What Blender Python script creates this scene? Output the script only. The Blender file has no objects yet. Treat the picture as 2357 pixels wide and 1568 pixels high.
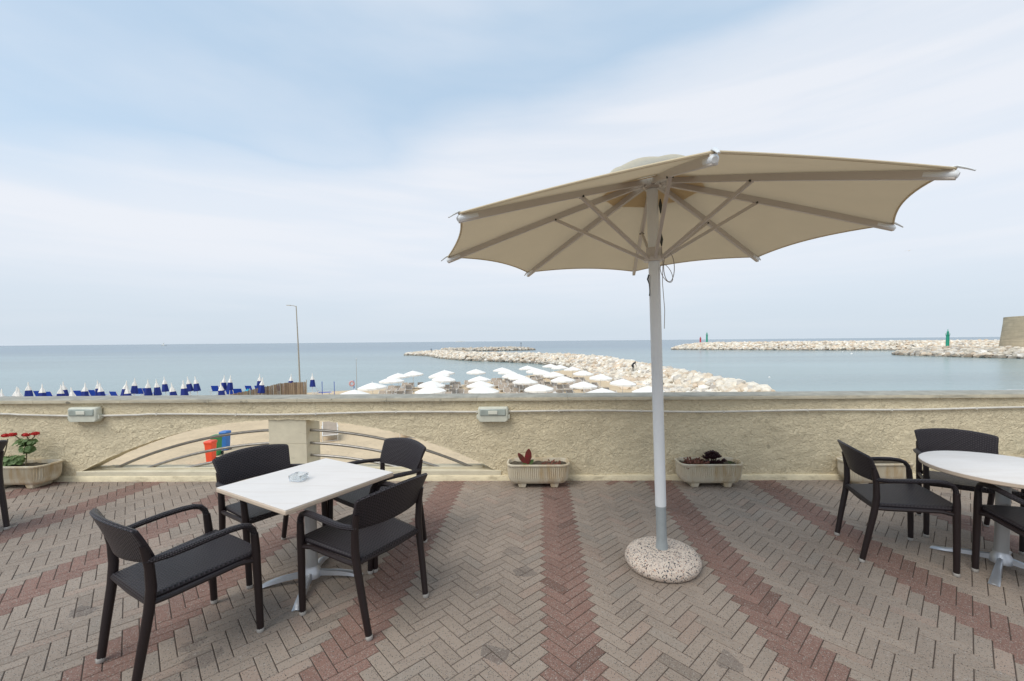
import bpy, math, random
from mathutils import Vector, Matrix, noise
R = math.radians
random.seed(7)
sc = bpy.context.scene
C = sc.collection

# ------------------------------------------------------------------ camera
f_, th, ro, ya, hc = 963.02, 0.038915, -0.008868, -0.019191, 1.5467
F = Vector((math.sin(ya)*math.cos(th), math.cos(ya)*math.cos(th), -math.sin(th)))
R0 = Vector((math.cos(ya), -math.sin(ya), 0)); U0 = R0.cross(F)
Rt = math.cos(ro)*R0 + math.sin(ro)*U0
Up = -math.sin(ro)*R0 + math.cos(ro)*U0
cd = bpy.data.cameras.new('camera'); cam = bpy.data.objects.new('camera', cd); C.objects.link(cam)
cam.matrix_world = Matrix(((Rt.x, Up.x, -F.x, 0), (Rt.y, Up.y, -F.y, 0), (Rt.z, Up.z, -F.z, hc), (0, 0, 0, 1)))
cd.sensor_width = 36; cd.lens = f_/2357*36
cd.shift_x = (1178.5-1224.82)/2357; cd.shift_y = (822.53-784)/2357
cd.clip_start = 0.05; cd.clip_end = 60000
sc.camera = cam
sc.render.resolution_x = 1024; sc.render.resolution_y = 681

# ------------------------------------------------------------------ light
SUN_EL, SUN_AZ = R(52), R(222)          # azimuth clockwise from +Y: behind and to the left of the camera
w = bpy.data.worlds.new('World'); sc.world = w; w.use_nodes = True
nt = w.node_tree; N = nt.nodes; Lk = nt.links
for n in list(N): N.remove(n)
def nd(t, **k):
    n = N.new(t)
    for a, b in k.items():
        if a == 'ins':
            for i, v in b.items(): n.inputs[i].default_value = v
        else: setattr(n, a, b)
    return n
sky = nd('ShaderNodeTexSky', sky_type='NISHITA', sun_disc=False, sun_elevation=SUN_EL, sun_rotation=SUN_AZ,
         air_density=1.0, dust_density=1.2, ozone_density=1.5)
skm = nd('ShaderNodeVectorMath', operation='SCALE', ins={3: 0.135})
Lk.new(sky.outputs[0], skm.inputs[0])
tc = nd('ShaderNodeTexCoord')
sep = nd('ShaderNodeSeparateXYZ'); Lk.new(tc.outputs['Generated'], sep.inputs[0])
# veil of thin cloud: a bank whose upper edge climbs to the right
mp = nd('ShaderNodeMapping', ins={3: (1.0, 1.0, 3.4)}); Lk.new(tc.outputs['Generated'], mp.inputs[0])
n1 = nd('ShaderNodeTexNoise', ins={'Scale': 1.5, 'Detail': 5.0, 'Roughness': 0.48, 'Distortion': 0.2}); Lk.new(mp.outputs[0], n1.inputs[0])
mp2 = nd('ShaderNodeMapping', ins={2: (0, 0.12, 0), 3: (0.8, 0.8, 9.0)}); Lk.new(tc.outputs['Generated'], mp2.inputs[0])
n2 = nd('ShaderNodeTexNoise', ins={'Scale': 2.6, 'Detail': 6.0, 'Roughness': 0.5, 'Distortion': 0.3}); Lk.new(mp2.outputs[0], n2.inputs[0])
def mth(op, a, b=None, c=None, clamp=False):
    n = nd('ShaderNodeMath', operation=op); n.use_clamp = clamp
    for i, v in enumerate((a, b, c)):
        if v is None: continue
        if isinstance(v, (int, float)): n.inputs[i].default_value = v
        else: Lk.new(v, n.inputs[i])
    return n.outputs[0]
def mrange(v, a, b, c=0.0, d=1.0):
    n = nd('ShaderNodeMapRange', interpolation_type='SMOOTHSTEP')
    for i, x in enumerate((v, a, b, c, d)):
        if isinstance(x, (int, float)): n.inputs[i].default_value = x
        else: Lk.new(x, n.inputs[i])
    return n.outputs[0]
el = sep.outputs['Z']
edge = mth('ADD', mth('ADD', el, mth('SUBTRACT', mth('MULTIPLY', mth('MAXIMUM', mth('MULTIPLY', sep.outputs['X'], -1.0), 0.0), 0.24), mth('MULTIPLY', mth('MAXIMUM', sep.outputs['X'], 0.0), 0.14))), mth('MULTIPLY', mth('SUBTRACT', n1.outputs[0], 0.5), 0.22))
bank = mrange(edge, 0.40, 0.54, 1.0, 0.0)
low = mrange(el, 0.015, 0.20, 0.42, 1.0)
hi = mth('MULTIPLY', mrange(n1.outputs[0], 0.36, 0.78), 0.55)
streak = mrange(n2.outputs[0], 0.35, 0.65, 0.80, 1.0)
cov = mth('MAXIMUM', mth('MULTIPLY', mth('MULTIPLY', bank, low), streak), hi)
base = mth('MULTIPLY', cov, 0.85, clamp=True)
veil = nd('ShaderNodeMix', data_type='RGBA'); Lk.new(base, veil.inputs[0])
thin = nd('ShaderNodeMix', data_type='RGBA'); Lk.new(mrange(el, 0.0, 0.5, 0.95, 0.72), thin.inputs[0]); Lk.new(skm.outputs[0], thin.inputs[6])
hz = nd('ShaderNodeMix', data_type='RGBA'); Lk.new(mrange(el, 0.0, 0.30), hz.inputs[0]); hz.inputs[6].default_value = (0.56, 0.68, 0.79, 1); hz.inputs[7].default_value = (0.60, 0.785, 0.97, 1)
Lk.new(hz.outputs[2], thin.inputs[7]); Lk.new(thin.outputs[2], veil.inputs[6])
veil.inputs[7].default_value = (0.89, 0.905, 0.955, 1)
bg = nd('ShaderNodeBackground', ins={1: 1.0}); Lk.new(veil.outputs[2], bg.inputs[0])
out = nd('ShaderNodeOutputWorld'); Lk.new(bg.outputs[0], out.inputs[0])

sd = bpy.data.lights.new('sun', 'SUN'); sd.energy = 2.3; sd.angle = R(42); sd.color = (1.0, 0.95, 0.87)
so = bpy.data.objects.new('sun', sd); C.objects.link(so)
sdir = Vector((math.sin(SUN_AZ)*math.cos(SUN_EL), math.cos(SUN_AZ)*math.cos(SUN_EL), math.sin(SUN_EL)))
so.rotation_euler = sdir.to_track_quat('Z', 'Y').to_euler(); so.location = (0, 0, 20)
vs = sc.view_settings; vs.view_transform = 'Standard'; vs.look = 'None'; vs.gamma = 1; vs.exposure = 0.0

# ------------------------------------------------------------------ materials
def mat(name, col, rough=0.6, metal=0.0, var=0.0, vscale=8.0, bump=0.0, bscale=60.0, spec=0.5, col2=None, detail=4.0,
        attr=None, weave=None, trans=0.0, speck=None, coat=0.0, dist=0.0, gen=False, ior=None, transm=0.0, streaks=None, bdist=0.01, topcol=None):
    m = bpy.data.materials.new(name); m.use_nodes = True
    nt = m.node_tree; n = nt.nodes; l = nt.links
    b = n['Principled BSDF']; o = n['Material Output']
    b.inputs['Roughness'].default_value = rough; b.inputs['Metallic'].default_value = metal
    b.inputs['Specular IOR Level'].default_value = spec
    b.inputs['Coat Weight'].default_value = coat
    if ior: b.inputs['IOR'].default_value = ior
    b.inputs['Transmission Weight'].default_value = transm
    t = n.new('ShaderNodeTexCoord'); co = t.outputs['Object']
    cur = None
    if attr:
        a = n.new('ShaderNodeAttribute'); a.attribute_name = attr; cur = a.outputs['Color']
    else:
        rg = n.new('ShaderNodeRGB'); rg.outputs[0].default_value = (*col, 1); cur = rg.outputs[0]
    def mix(fac, A, B, mode='MIX'):
        x = n.new('ShaderNodeMix'); x.data_type = 'RGBA'; x.blend_type = mode
        for i, v in ((0, fac), (6, A), (7, B)):
            if isinstance(v, (int, float)): x.inputs[i].default_value = v
            elif isinstance(v, tuple): x.inputs[i].default_value = (*v, 1)
            else: l.new(v, x.inputs[i])
        return x.outputs[2]
    def nz(scale, det=detail, rgh=0.6, vec=co, ds=dist):
        x = n.new('ShaderNodeTexNoise'); x.inputs['Scale'].default_value = scale; x.inputs['Detail'].default_value = det
        x.inputs['Roughness'].default_value = rgh; x.inputs['Distortion'].default_value = ds; l.new(vec, x.inputs[0]); return x.outputs[0]
    def mr(v, a, b_, c=0.0, d=1.0):
        x = n.new('ShaderNodeMapRange'); l.new(v, x.inputs[0])
        for i, k in enumerate((a, b_, c, d)): x.inputs[i+1].default_value = k
        return x.outputs[0]
    if col2: cur = mix(mr(nz(vscale), 0.35, 0.65), cur, col2)
    elif var:
        cur = mix(1.0, cur, mix(mr(nz(vscale), 0.3, 0.7), (1-var,)*3, (1+var,)*3), 'MULTIPLY')
    if speck:                                   # list of (scale, threshold, colour)
        for sc_, thr, c3 in speck:
            v = n.new('ShaderNodeTexVoronoi'); v.inputs['Scale'].default_value = sc_; l.new(co, v.inputs[0])
            s2 = n.new('ShaderNodeSeparateColor'); l.new(v.outputs['Color'], s2.inputs[0])
            cur = mix(mr(s2.outputs[0], thr, thr+0.02), cur, c3)
    if streaks:                                 # (colour, scale xyz, lo, hi)
        mpn = n.new('ShaderNodeMapping'); mpn.inputs[3].default_value = streaks[1]; l.new(co, mpn.inputs[0])
        cur = mix(mr(nz(1.0, 6.0, 0.65, mpn.outputs[0]), streaks[2], streaks[3]), cur, streaks[0])
    if topcol:
        ge = n.new('ShaderNodeNewGeometry'); sg = n.new('ShaderNodeSeparateXYZ'); l.new(ge.outputs['Normal'], sg.inputs[0])
        cur = mix(mr(sg.outputs[2], 0.35, 0.7), cur, mix(mr(nz(9.0), 0.35, 0.65), topcol, tuple(q*.72 for q in topcol)))
    hgt = None
    if bump:
        hgt = nz(bscale, 6.0, 0.6); bs, bd = bump, bdist
    if weave:
        uv = n.new('ShaderNodeUVMap'); sx = n.new('ShaderNodeSeparateXYZ'); l.new(uv.outputs[0], sx.inputs[0])
        def M(op, a, b2=None):
            x = n.new('ShaderNodeMath'); x.operation = op
            for i, v in enumerate((a, b2)):
                if v is None: continue
                if isinstance(v, (int, float)): x.inputs[i].default_value = v
                else: l.new(v, x.inputs[i])
            return x.outputs[0]
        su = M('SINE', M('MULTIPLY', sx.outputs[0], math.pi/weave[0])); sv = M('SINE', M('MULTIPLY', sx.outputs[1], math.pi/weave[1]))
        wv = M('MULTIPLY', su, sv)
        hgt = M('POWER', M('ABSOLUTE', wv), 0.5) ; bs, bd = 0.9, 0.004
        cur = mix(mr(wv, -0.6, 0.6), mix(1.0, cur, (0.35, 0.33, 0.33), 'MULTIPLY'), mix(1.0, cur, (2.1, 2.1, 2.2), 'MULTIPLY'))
    l.new(cur, b.inputs['Base Color'])
    if hgt is not None:
        bp = n.new('ShaderNodeBump'); bp.inputs['Strength'].default_value = min(1, bs); bp.inputs['Distance'].default_value = bd
        l.new(hgt, bp.inputs['Height']); l.new(bp.outputs[0], b.inputs['Normal'])
    if trans:
        tr = n.new('ShaderNodeBsdfTranslucent'); l.new(cur, tr.inputs[0]); mx = n.new('ShaderNodeMixShader'); mx.inputs[0].default_value = trans
        l.new(b.outputs[0], mx.inputs[1]); l.new(tr.outputs[0], mx.inputs[2]); l.new(mx.outputs[0], o.inputs[0])
    return m

M = {}
M['brick'] = mat('paver', (0.3, 0.25, 0.2), 0.85, attr='col', var=0.14, vscale=1.3, bump=0.5, bscale=260, speck=[(9, 0.988, (0.12, 0.10, 0.09)), (330, 0.90, (0.34, 0.31, 0.27)), (300, 0.93, (0.07, 0.06, 0.055)), (150, 0.985, (0.42, 0.38, 0.34))], spec=0.25)
M['joint'] = mat('joint sand', (0.085, 0.066, 0.055), 0.95, var=0.3, vscale=14, spec=0.1)
M['stucco'] = mat('rough cream render', (0.75, 0.65, 0.45), 0.92, var=0.10, vscale=2.2, bump=1.0, bscale=27, bdist=0.030, spec=0.12, dist=1.2, detail=8,
                  streaks=((0.56, 0.49, 0.34), (3, 3, 2.2), 0.60, 0.85), speck=[(26, 0.992, (0.16, 0.14, 0.10))])
M['smooth'] = mat('smooth cream render', (0.66, 0.60, 0.45), 0.85, var=0.08, vscale=5, bump=0.35, bscale=30, spec=0.2, streaks=((0.42, 0.38, 0.27), (4, 4, 14), 0.60, 0.8))
M['plinth'] = mat('plinth render', (0.72, 0.63, 0.44), 0.9, var=0.12, vscale=4, bump=0.8, bscale=30, bdist=0.015, spec=0.15, streaks=((0.40, 0.34, 0.23), (5, 5, 18), 0.52, 0.75))
M['coping'] = mat('weathered coping', (0.56, 0.505, 0.38), 0.9, topcol=(0.40, 0.385, 0.33), var=0.12, vscale=5, bump=0.6, bscale=34, spec=0.2, detail=8,
                  streaks=((0.33, 0.31, 0.25), (2.5, 16, 30), 0.50, 0.72), speck=[(30, 0.985, (0.08, 0.08, 0.07))])
M['cemwhite'] = mat('planter cement', (0.60, 0.54, 0.42), 0.8, var=0.08, vscale=6, bump=0.2, bscale=70, streaks=((0.46, 0.33, 0.17), (10, 10, 3.0), 0.48, 0.72), spec=0.3)
M['wicker'] = mat('dark woven resin', (0.018, 0.014, 0.016), 0.38, weave=(0.0135, 0.0100), spec=0.36)
M['wickerleg'] = mat('dark resin wrap', (0.016, 0.009, 0.009), 0.42, bump=0.3, bscale=180, spec=0.4)
M['wickerarm'] = mat('dark woven arm', (0.015, 0.011, 0.013), 0.4, weave=(0.009, 0.012), spec=0.38)
M['alu'] = mat('cast aluminium', (0.55, 0.57, 0.60), 0.42, metal=0.85, var=0.06, vscale=12, bump=0.1, bscale=90)
M['alupost'] = mat('aluminium post', (0.42, 0.43, 0.43), 0.5, metal=0.6, var=0.05, vscale=10)
M['top'] = mat('whitewashed laminate', (0.735, 0.695, 0.655), 0.42, var=0.03, vscale=4, streaks=((0.68, 0.63, 0.58), (2.2, 26, 26), 0.50, 0.72), spec=0.4)
M['topedge'] = mat('laminate edge', (0.60, 0.49, 0.38), 0.5, var=0.05, vscale=10)
M['whitemetal'] = mat('white lacquered metal', (0.70, 0.725, 0.74), 0.35, var=0.03, vscale=5, spec=0.5)
M['ribmetal'] = mat('pale grey painted metal', (0.55, 0.51, 0.47), 0.4, var=0.02, vscale=6)
M['canvas'] = mat('cream canvas', (0.665, 0.57, 0.405), 0.9, trans=0.18, var=0.03, vscale=3, bump=0.08, bscale=300, spec=0.1)
M['canvas2'] = mat('double canvas vent shade', (0.66, 0.51, 0.30), 0.9, trans=0.16, spec=0.1)  # warm tone holds the shading below the vent in its colour
M['ventcloth'] = mat('pale canvas', (0.80, 0.80, 0.74), 0.9, trans=0.3, spec=0.1)
M['galv'] = mat('galvanised steel', (0.36, 0.40, 0.41), 0.5, metal=0.35, var=0.1, vscale=14)
M['terrazzo'] = mat('washed pebble concrete', (0.60, 0.50, 0.42), 0.8, var=0.05, vscale=30, bump=0.8, bscale=120,
                    speck=[(150, 0.5, (0.70, 0.60, 0.50)), (135, 0.90, (0.04, 0.04, 0.05)), (170, 0.92, (0.44, 0.27, 0.19)), (165, 0.92, (0.14, 0.14, 0.15))])
M['steel'] = mat('brushed steel', (0.34, 0.32, 0.29), 0.42, metal=1.0, var=0.15, vscale=20)
M['darkmetal'] = mat('dark cleat', (0.03, 0.035, 0.03), 0.5)
M['rope'] = mat('grey rope', (0.30, 0.26, 0.22), 0.9)
M['footcap'] = mat('grey plastic', (0.40, 0.38, 0.35), 0.6)
M['lampbody'] = mat('ivory plastic', (0.60, 0.60, 0.50), 0.5, var=0.08, vscale=18, streaks=((0.42, 0.43, 0.36), (8, 8, 20), 0.6, 0.8))
M['lampglass'] = mat('frosted glass', (0.36, 0.40, 0.36), 0.18, spec=0.6, var=0.15, vscale=12)
M['bulb'] = mat('bulb', (0.7, 0.7, 0.6), 0.3)
M['conduit'] = mat('grey conduit', (0.62, 0.59, 0.52), 0.6, var=0.12, vscale=8)
M['soil'] = mat('soil', (0.10, 0.085, 0.065), 0.95, var=0.4, vscale=40, bump=1, bscale=60, spec=0.1)
M['leaf'] = mat('geranium leaf', (0.085, 0.16, 0.045), 0.6, col2=(0.15, 0.22, 0.07), vscale=20, trans=0.2)
M['stem'] = mat('stem', (0.12, 0.10, 0.05), 0.8)
M['petal'] = mat('red petal', (0.55, 0.02, 0.015), 0.6, trans=0.2, var=0.2, vscale=30)
M['succ'] = mat('dark purple succulent', (0.035, 0.012, 0.014), 0.45, var=0.3, vscale=30)
M['succ2'] = mat('brown succulent', (0.14, 0.045, 0.025), 0.6, var=0.3, vscale=30)
M['redleaf'] = mat('crimson leaf', (0.26, 0.025, 0.035), 0.45, col2=(0.12, 0.05, 0.03), vscale=14)
M['sand'] = mat('beach sand', (0.64, 0.505, 0.34), 0.95, var=0.10, vscale=0.55, bump=1.0, bscale=2.6, bdist=0.16, spec=0.1, detail=9)
M['shade_sand'] = M['sand']
M['rock'] = mat('limestone', (0.68, 0.60, 0.50), 0.9, attr='col', var=0.18, vscale=0.9, bump=0.6, bscale=3, spec=0.15)
M['rock1'] = mat('boulder pale', (0.72, 0.66, 0.56), 0.9, var=0.2, vscale=0.9, bump=0.6, bscale=3, spec=0.15)
M['rock2'] = mat('boulder ochre', (0.64, 0.54, 0.42), 0.9, var=0.2, vscale=0.9, bump=0.6, bscale=3, spec=0.15)
M['rock3'] = mat('boulder grey', (0.54, 0.50, 0.44), 0.9, var=0.2, vscale=0.9, bump=0.6, bscale=3, spec=0.15)
M['stone'] = mat('tower masonry', (0.55, 0.455, 0.315), 0.9, var=0.18, vscale=0.25, bump=0.5, bscale=1.5, streaks=((0.42, 0.35, 0.25), (0.15, 0.15, 2.2), 0.42, 0.66), spec=0.1)
M['white'] = mat('white cloth', (0.93, 0.915, 0.87), 0.9, trans=0.15, spec=0.1)
M['navy'] = mat('navy cloth', (0.022, 0.04, 0.22), 0.8, spec=0.2)
M['blue'] = mat('blue canvas', (0.012, 0.06, 0.42), 0.7, spec=0.2)
M['taupe'] = mat('taupe mesh fabric', (0.40, 0.335, 0.27), 0.8, spec=0.2, var=0.1, vscale=3)
M['whiteframe'] = mat('white frame', (0.78, 0.77, 0.74), 0.5)
M['polegrey'] = mat('lamp post grey', (0.36, 0.33, 0.27), 0.6, var=0.15, vscale=1.5)
M['reed'] = mat('reed screen', (0.33, 0.25, 0.17), 0.9, streaks=((0.18, 0.13, 0.09), (7, 7, 0.3), 0.45, 0.6), bump=0.6, bscale=14)
M['greenp'] = mat('green paint', (0.015, 0.30, 0.19), 0.45)
M['redp'] = mat('red paint', (0.50, 0.035, 0.05), 0.45)
M['binred'] = mat('orange red plastic', (0.80, 0.075, 0.025), 0.45)
M['bingreen'] = mat('green plastic', (0.02, 0.24, 0.07), 0.45)
M['binblue'] = mat('blue plastic', (0.02, 0.16, 0.50), 0.45)
M['turq'] = mat('turquoise vinyl', (0.02, 0.36, 0.50), 0.4)
M['dark'] = mat('dark clothing', (0.015, 0.017, 0.025), 0.8)
M['skin'] = mat('skin', (0.42, 0.25, 0.17), 0.6)
M['pink'] = mat('faded red ring', (0.62, 0.36, 0.36), 0.6)
M['darkwood'] = mat('dark timber', (0.05, 0.045, 0.05), 0.8)
M['foam'] = mat('foam', (0.75, 0.76, 0.76), 0.9, spec=0.2)
M['glass'] = mat('clear glass', (0.90, 0.93, 0.94), 0.08, transm=0.75, ior=1.25)
M['rubber'] = mat('black rubber', (0.02, 0.02, 0.02), 0.7)

def water():
    m = bpy.data.materials.new('sea water'); m.use_nodes = True; n = m.node_tree.nodes; l = m.node_tree.links
    b = n['Principled BSDF']; b.inputs['Roughness'].default_value = 0.22; b.inputs['IOR'].default_value = 1.33
    t = n.new('ShaderNodeTexCoord')
    mp = n.new('ShaderNodeMapping'); mp.inputs[3].default_value = (0.35, 1.0, 1.0); l.new(t.outputs['Object'], mp.inputs[0])
    a = n.new('ShaderNodeTexNoise'); a.inputs['Scale'].default_value = 0.9; a.inputs['Detail'].default_value = 6; a.inputs['Roughness'].default_value = 0.6; l.new(mp.outputs[0], a.inputs[0])
    mp2 = n.new('ShaderNodeMapping'); mp2.inputs[3].default_value = (0.006, 0.03, 1.0); l.new(t.outputs['Object'], mp2.inputs[0])
    c = n.new('ShaderNodeTexNoise'); c.inputs['Scale'].default_value = 1.0; c.inputs['Detail'].default_value = 5; l.new(mp2.outputs[0], c.inputs[0])
    # shallow water near the beach is greener and paler
    sx = n.new('ShaderNodeSeparateXYZ'); l.new(t.outputs['Object'], sx.inputs[0])
    mr = n.new('ShaderNodeMapRange'); l.new(sx.outputs[1], mr.inputs[0]); mr.inputs[1].default_value = 60; mr.inputs[2].default_value = 420; mr.interpolation_type = 'SMOOTHSTEP'
    mx = n.new('ShaderNodeMix'); mx.data_type = 'RGBA'; l.new(mr.outputs[0], mx.inputs[0])
    mx.inputs[6].default_value = (0.24, 0.325, 0.325, 1); mx.inputs[7].default_value = (0.085, 0.165, 0.22, 1)
    mr2 = n.new('ShaderNodeMapRange'); l.new(c.outputs[0], mr2.inputs[0]); mr2.inputs[1].default_value = 0.35; mr2.inputs[2].default_value = 0.65; mr2.inputs[3].default_value = 0.86; mr2.inputs[4].default_value = 1.12
    vm = n.new('ShaderNodeVectorMath'); vm.operation = 'SCALE'; l.new(mx.outputs[2], vm.inputs[0]); l.new(mr2.outputs[0], vm.inputs[3])
    l.new(vm.outputs[0], b.inputs['Base Color'])
    bp = n.new('ShaderNodeBump'); bp.inputs['Strength'].default_value = 0.55; bp.inputs['Distance'].default_value = 0.22; l.new(a.outputs[0], bp.inputs['Height']); l.new(bp.outputs[0], b.inputs['Normal'])
    return m
M['water'] = water()

# ------------------------------------------------------------------ mesh helpers
class MB:
    def __init__(s): s.v = []; s.f = []; s.uv = []; s.col = []; s.cc = None; s.hasuv = False
    def face(s, idx, uv=None):
        s.f.append(tuple(idx)); s.uv.append(uv if uv else [(0, 0)]*len(idx)); s.col.append(s.cc)
        if uv: s.hasuv = True
    def add(s, pts): b = len(s.v); s.v += [tuple(p) for p in pts]; return b
    def box(s, x0, x1, y0, y1, z0, z1, mtx=None):
        P = [Vector(p) for p in ((x0, y0, z0), (x1, y0, z0), (x1, y1, z0), (x0, y1, z0), (x0, y0, z1), (x1, y0, z1), (x1, y1, z1), (x0, y1, z1))]
        if mtx: P = [mtx @ p for p in P]
        b = s.add(P)
        for q in ((0, 3, 2, 1), (4, 5, 6, 7), (0, 1, 5, 4), (1, 2, 6, 5), (2, 3, 7, 6), (3, 0, 4, 7)): s.face([b+i for i in q])
    def loft(s, rings, us=None, vsl=None, caps=True):
        n = len(rings[0]); b = [s.add(r) for r in rings]
        for i in range(len(rings)-1):
            for j in range(n):
                k = (j+1) % n; uv = None
                if us:
                    v0 = vsl[j]; v1 = vsl[j+1]
                    uv = [(us[i], v0), (us[i], v1), (us[i+1], v1), (us[i+1], v0)]
                s.face([b[i]+j, b[i]+k, b[i+1]+k, b[i+1]+j], uv)
        if caps:
            s.face([b[0]+j for j in range(n)][::-1]); s.face([b[-1]+j for j in range(n)])
    def tube(s, path, r, n=10, flat=1.0, caps=True, up=None):
        path = [Vector(p) for p in path]; rr = r if isinstance(r, (list, tuple)) else [r]*len(path)
        rings = []; us = []; L = 0; prev = None
        for i, p in enumerate(path):
            t = (path[min(i+1, len(path)-1)]-path[max(i-1, 0)]).normalized()
            if prev is None:
                a = Vector(up) if up else (Vector((0, 0, 1)) if abs(t.z) < 0.9 else Vector((0, 1, 0)))
                x = t.cross(a).normalized()
            else: x = (prev - t*prev.dot(t)).normalized()
            prev = x; y = t.cross(x)
            rings.append([p + x*math.cos(2*math.pi*j/n)*rr[i] + y*math.sin(2*math.pi*j/n)*rr[i]*flat for j in range(n)])
            if i: L += (p-path[i-1]).length
            us.append(L)
        r0 = max(rr); vsl = [2*math.pi*r0*j/n for j in range(n+1)]
        s.loft(rings, us, vsl, caps)
    def bar(s, a, b, wx, wz):                 # rectangular bar, wx sideways, wz "up"
        a = Vector(a); b = Vector(b); t = (b-a).normalized(); x = t.cross(Vector((0, 0, 1)))
        x = x.normalized() if x.length > 1e-4 else Vector((1, 0, 0)); z = x.cross(t)
        rings = [[p + x*sx*wx/2 + z*sz*wz/2 for sx, sz in ((-1, -1), (1, -1), (1, 1), (-1, 1))] for p in (a, b)]
        s.loft(rings)
    def lathe(s, prof, n=24, cx=0, cy=0, mtx=None):
        rings = []
        for r_, z in prof:
            q = [Vector((cx+r_*math.cos(2*math.pi*j/n), cy+r_*math.sin(2*math.pi*j/n), z)) for j in range(n)]
            if mtx: q = [mtx @ p for p in q]
            rings.append(q)
        s.loft(rings)
    def grid(s, nu, nv, fn, uvf=None):
        b = s.add([fn(i/nu, j/nv) for i in range(nu+1) for j in range(nv+1)])
        for i in range(nu):
            for j in range(nv):
                a = b+i*(nv+1)+j; s.face((a, a+nv+1, a+nv+2, a+1))
    def build(s, name, m, parent=None, smooth=40, bevel=0.0, seg=2):
        me = bpy.data.meshes.new(name); me.from_pydata(s.v, [], s.f)
        if s.hasuv:
            u = me.uv_layers.new(name='UVMap'); k = 0
            for f in s.uv:
                for c in f: u.data[k].uv = c; k += 1
        if s.cc is not None:
            a = me.color_attributes.new('col', 'FLOAT_COLOR', 'CORNER'); k = 0
            for f, c in zip(s.f, s.col):
                for _ in f: a.data[k].color = (*c, 1); k += 1
        me.materials.append(m)
        if smooth:
            me.shade_smooth(); me.set_sharp_from_angle(angle=R(smooth))
        o = bpy.data.objects.new(name, me); C.objects.link(o)
        if parent: o.parent = parent
        if bevel:
            bv = o.modifiers.new('bevel', 'BEVEL'); bv.width = bevel; bv.segments = seg; bv.limit_method = 'ANGLE'; bv.angle_limit = R(35)
        return o
def tag(o, label, cat, group=None, kind=None):
    if kind: o['kind'] = kind
    if label: o['label'] = label
    if cat: o['category'] = cat
    if group: o['group'] = group
    return o
def thing(name, label, cat, loc=(0, 0, 0), rz=0, group=None):
    o = bpy.data.objects.new(name, None); C.objects.link(o); o.location = loc; o.rotation_euler = (0, 0, rz); o.empty_display_size = .1
    return tag(o, label, cat, group)
KIDS = {}
def kids(o): return [c for c in bpy.data.objects if c.parent == o]
def snap(o): return (o, [snap(k) for k in kids(o)])
def dup(sn, parent=None):
    o, ch = sn; c = o.copy(); C.objects.link(c)
    if parent: c.parent = parent
    for k in ch: dup(k, c)
    return c
def place(sn, loc, rz, label, first, sz=1.0, tilt=None):
    o = sn[0] if first else dup(sn)
    o.location = loc; o.rotation_euler = (tilt[0] if tilt else 0, tilt[1] if tilt else 0, rz); o.scale = (sz,)*3; o['label'] = label
    return o

# ------------------------------------------------------------------ setting: terrace paving
X0 = 0.150; BW = 0.2/3; CW = BW/math.sqrt(2)
def pavers():
    mb = MB(); mb.cc = (0.3, 0.25, 0.2)
    rs = random.Random(3)
    th_ = 0.0021
    for i in range(-200, 260):
        for j in range(-200, 260):
            m4 = (i-j) % 6
            if m4 == 0: cx, cy, ang = i+1.5, j+.5, math.pi/4
            elif m4 == 5: cx, cy, ang = i+.5, j+1.5, 3*math.pi/4
            else: continue
            a = cx-cy; X = X0 + (a+.5)*CW; Y = (cx+cy)*CW
            if Y < -1.5 or Y > 4.70 or abs(X) > 8.5: continue
            k = round(a)
            band = (k+2) % 24 == 0 or (k-1) % 24 == 0
            v = rs.uniform(-1, 1)
            if band: c = [0.232, 0.138, 0.110]
            else: c = [0.312, 0.252, 0.204]
            if Y > 4.50 and (0.7 < X < 1.25 or -1.6 < X < -1.2): c = [0.232, 0.138, 0.110]
            t = rs.random()
            if not band and t < 0.10: c = [0.322, 0.245, 0.196]
            if not band and t > 0.93: c = [0.29, 0.242, 0.20]
            sc_ = 1+0.07*v+.10*noise.noise(Vector((X*.9, Y*.9, 2)))-(.22 if rs.random() > .985 else 0); mb.cc = tuple(q*sc_ for q in c)
            hl, hw = 0.1-th_, BW/2-th_; ch = 0.0022
            z = rs.uniform(-.0008, .0008); tx, ty = rs.uniform(-.009, .009), rs.uniform(-.006, .006)
            da = ang + rs.uniform(-.004, .004); ca, sa = math.cos(da), math.sin(da)
            def pt(u, v_, zz): return (X+ca*u-sa*v_, Y+sa*u+ca*v_, zz+z+tx*v_+ty*u*.5)
            b = mb.add([pt(sx*hl, sy*hw, -.009) for sx, sy in ((-1, -1), (1, -1), (1, 1), (-1, 1))]
                       + [pt(sx*hl, sy*hw, -ch) for sx, sy in ((-1, -1), (1, -1), (1, 1), (-1, 1))]
                       + [pt(sx*(hl-ch), sy*(hw-ch), 0) for sx, sy in ((-1, -1), (1, -1), (1, 1), (-1, 1))])
            mb.face((b+8, b+9, b+10, b+11))
            for q in range(4):
                r_ = (q+1) % 4
                mb.face((b+q, b+r_, b+4+r_, b+4+q)); mb.face((b+4+q, b+4+r_, b+8+r_, b+8+q))
    return mb
o = pavers().build('paving', M['brick'], smooth=0); tag(o, 'herringbone brick paving with red bands', 'paving', kind='structure')
mb = MB(); mb.box(-14, 14, -4, 4.85, -4.6, -0.0036)
o = mb.build('terrace', M['joint'], smooth=0); tag(o, 'terrace slab under the brick paving', 'terrace', kind='structure')

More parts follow.
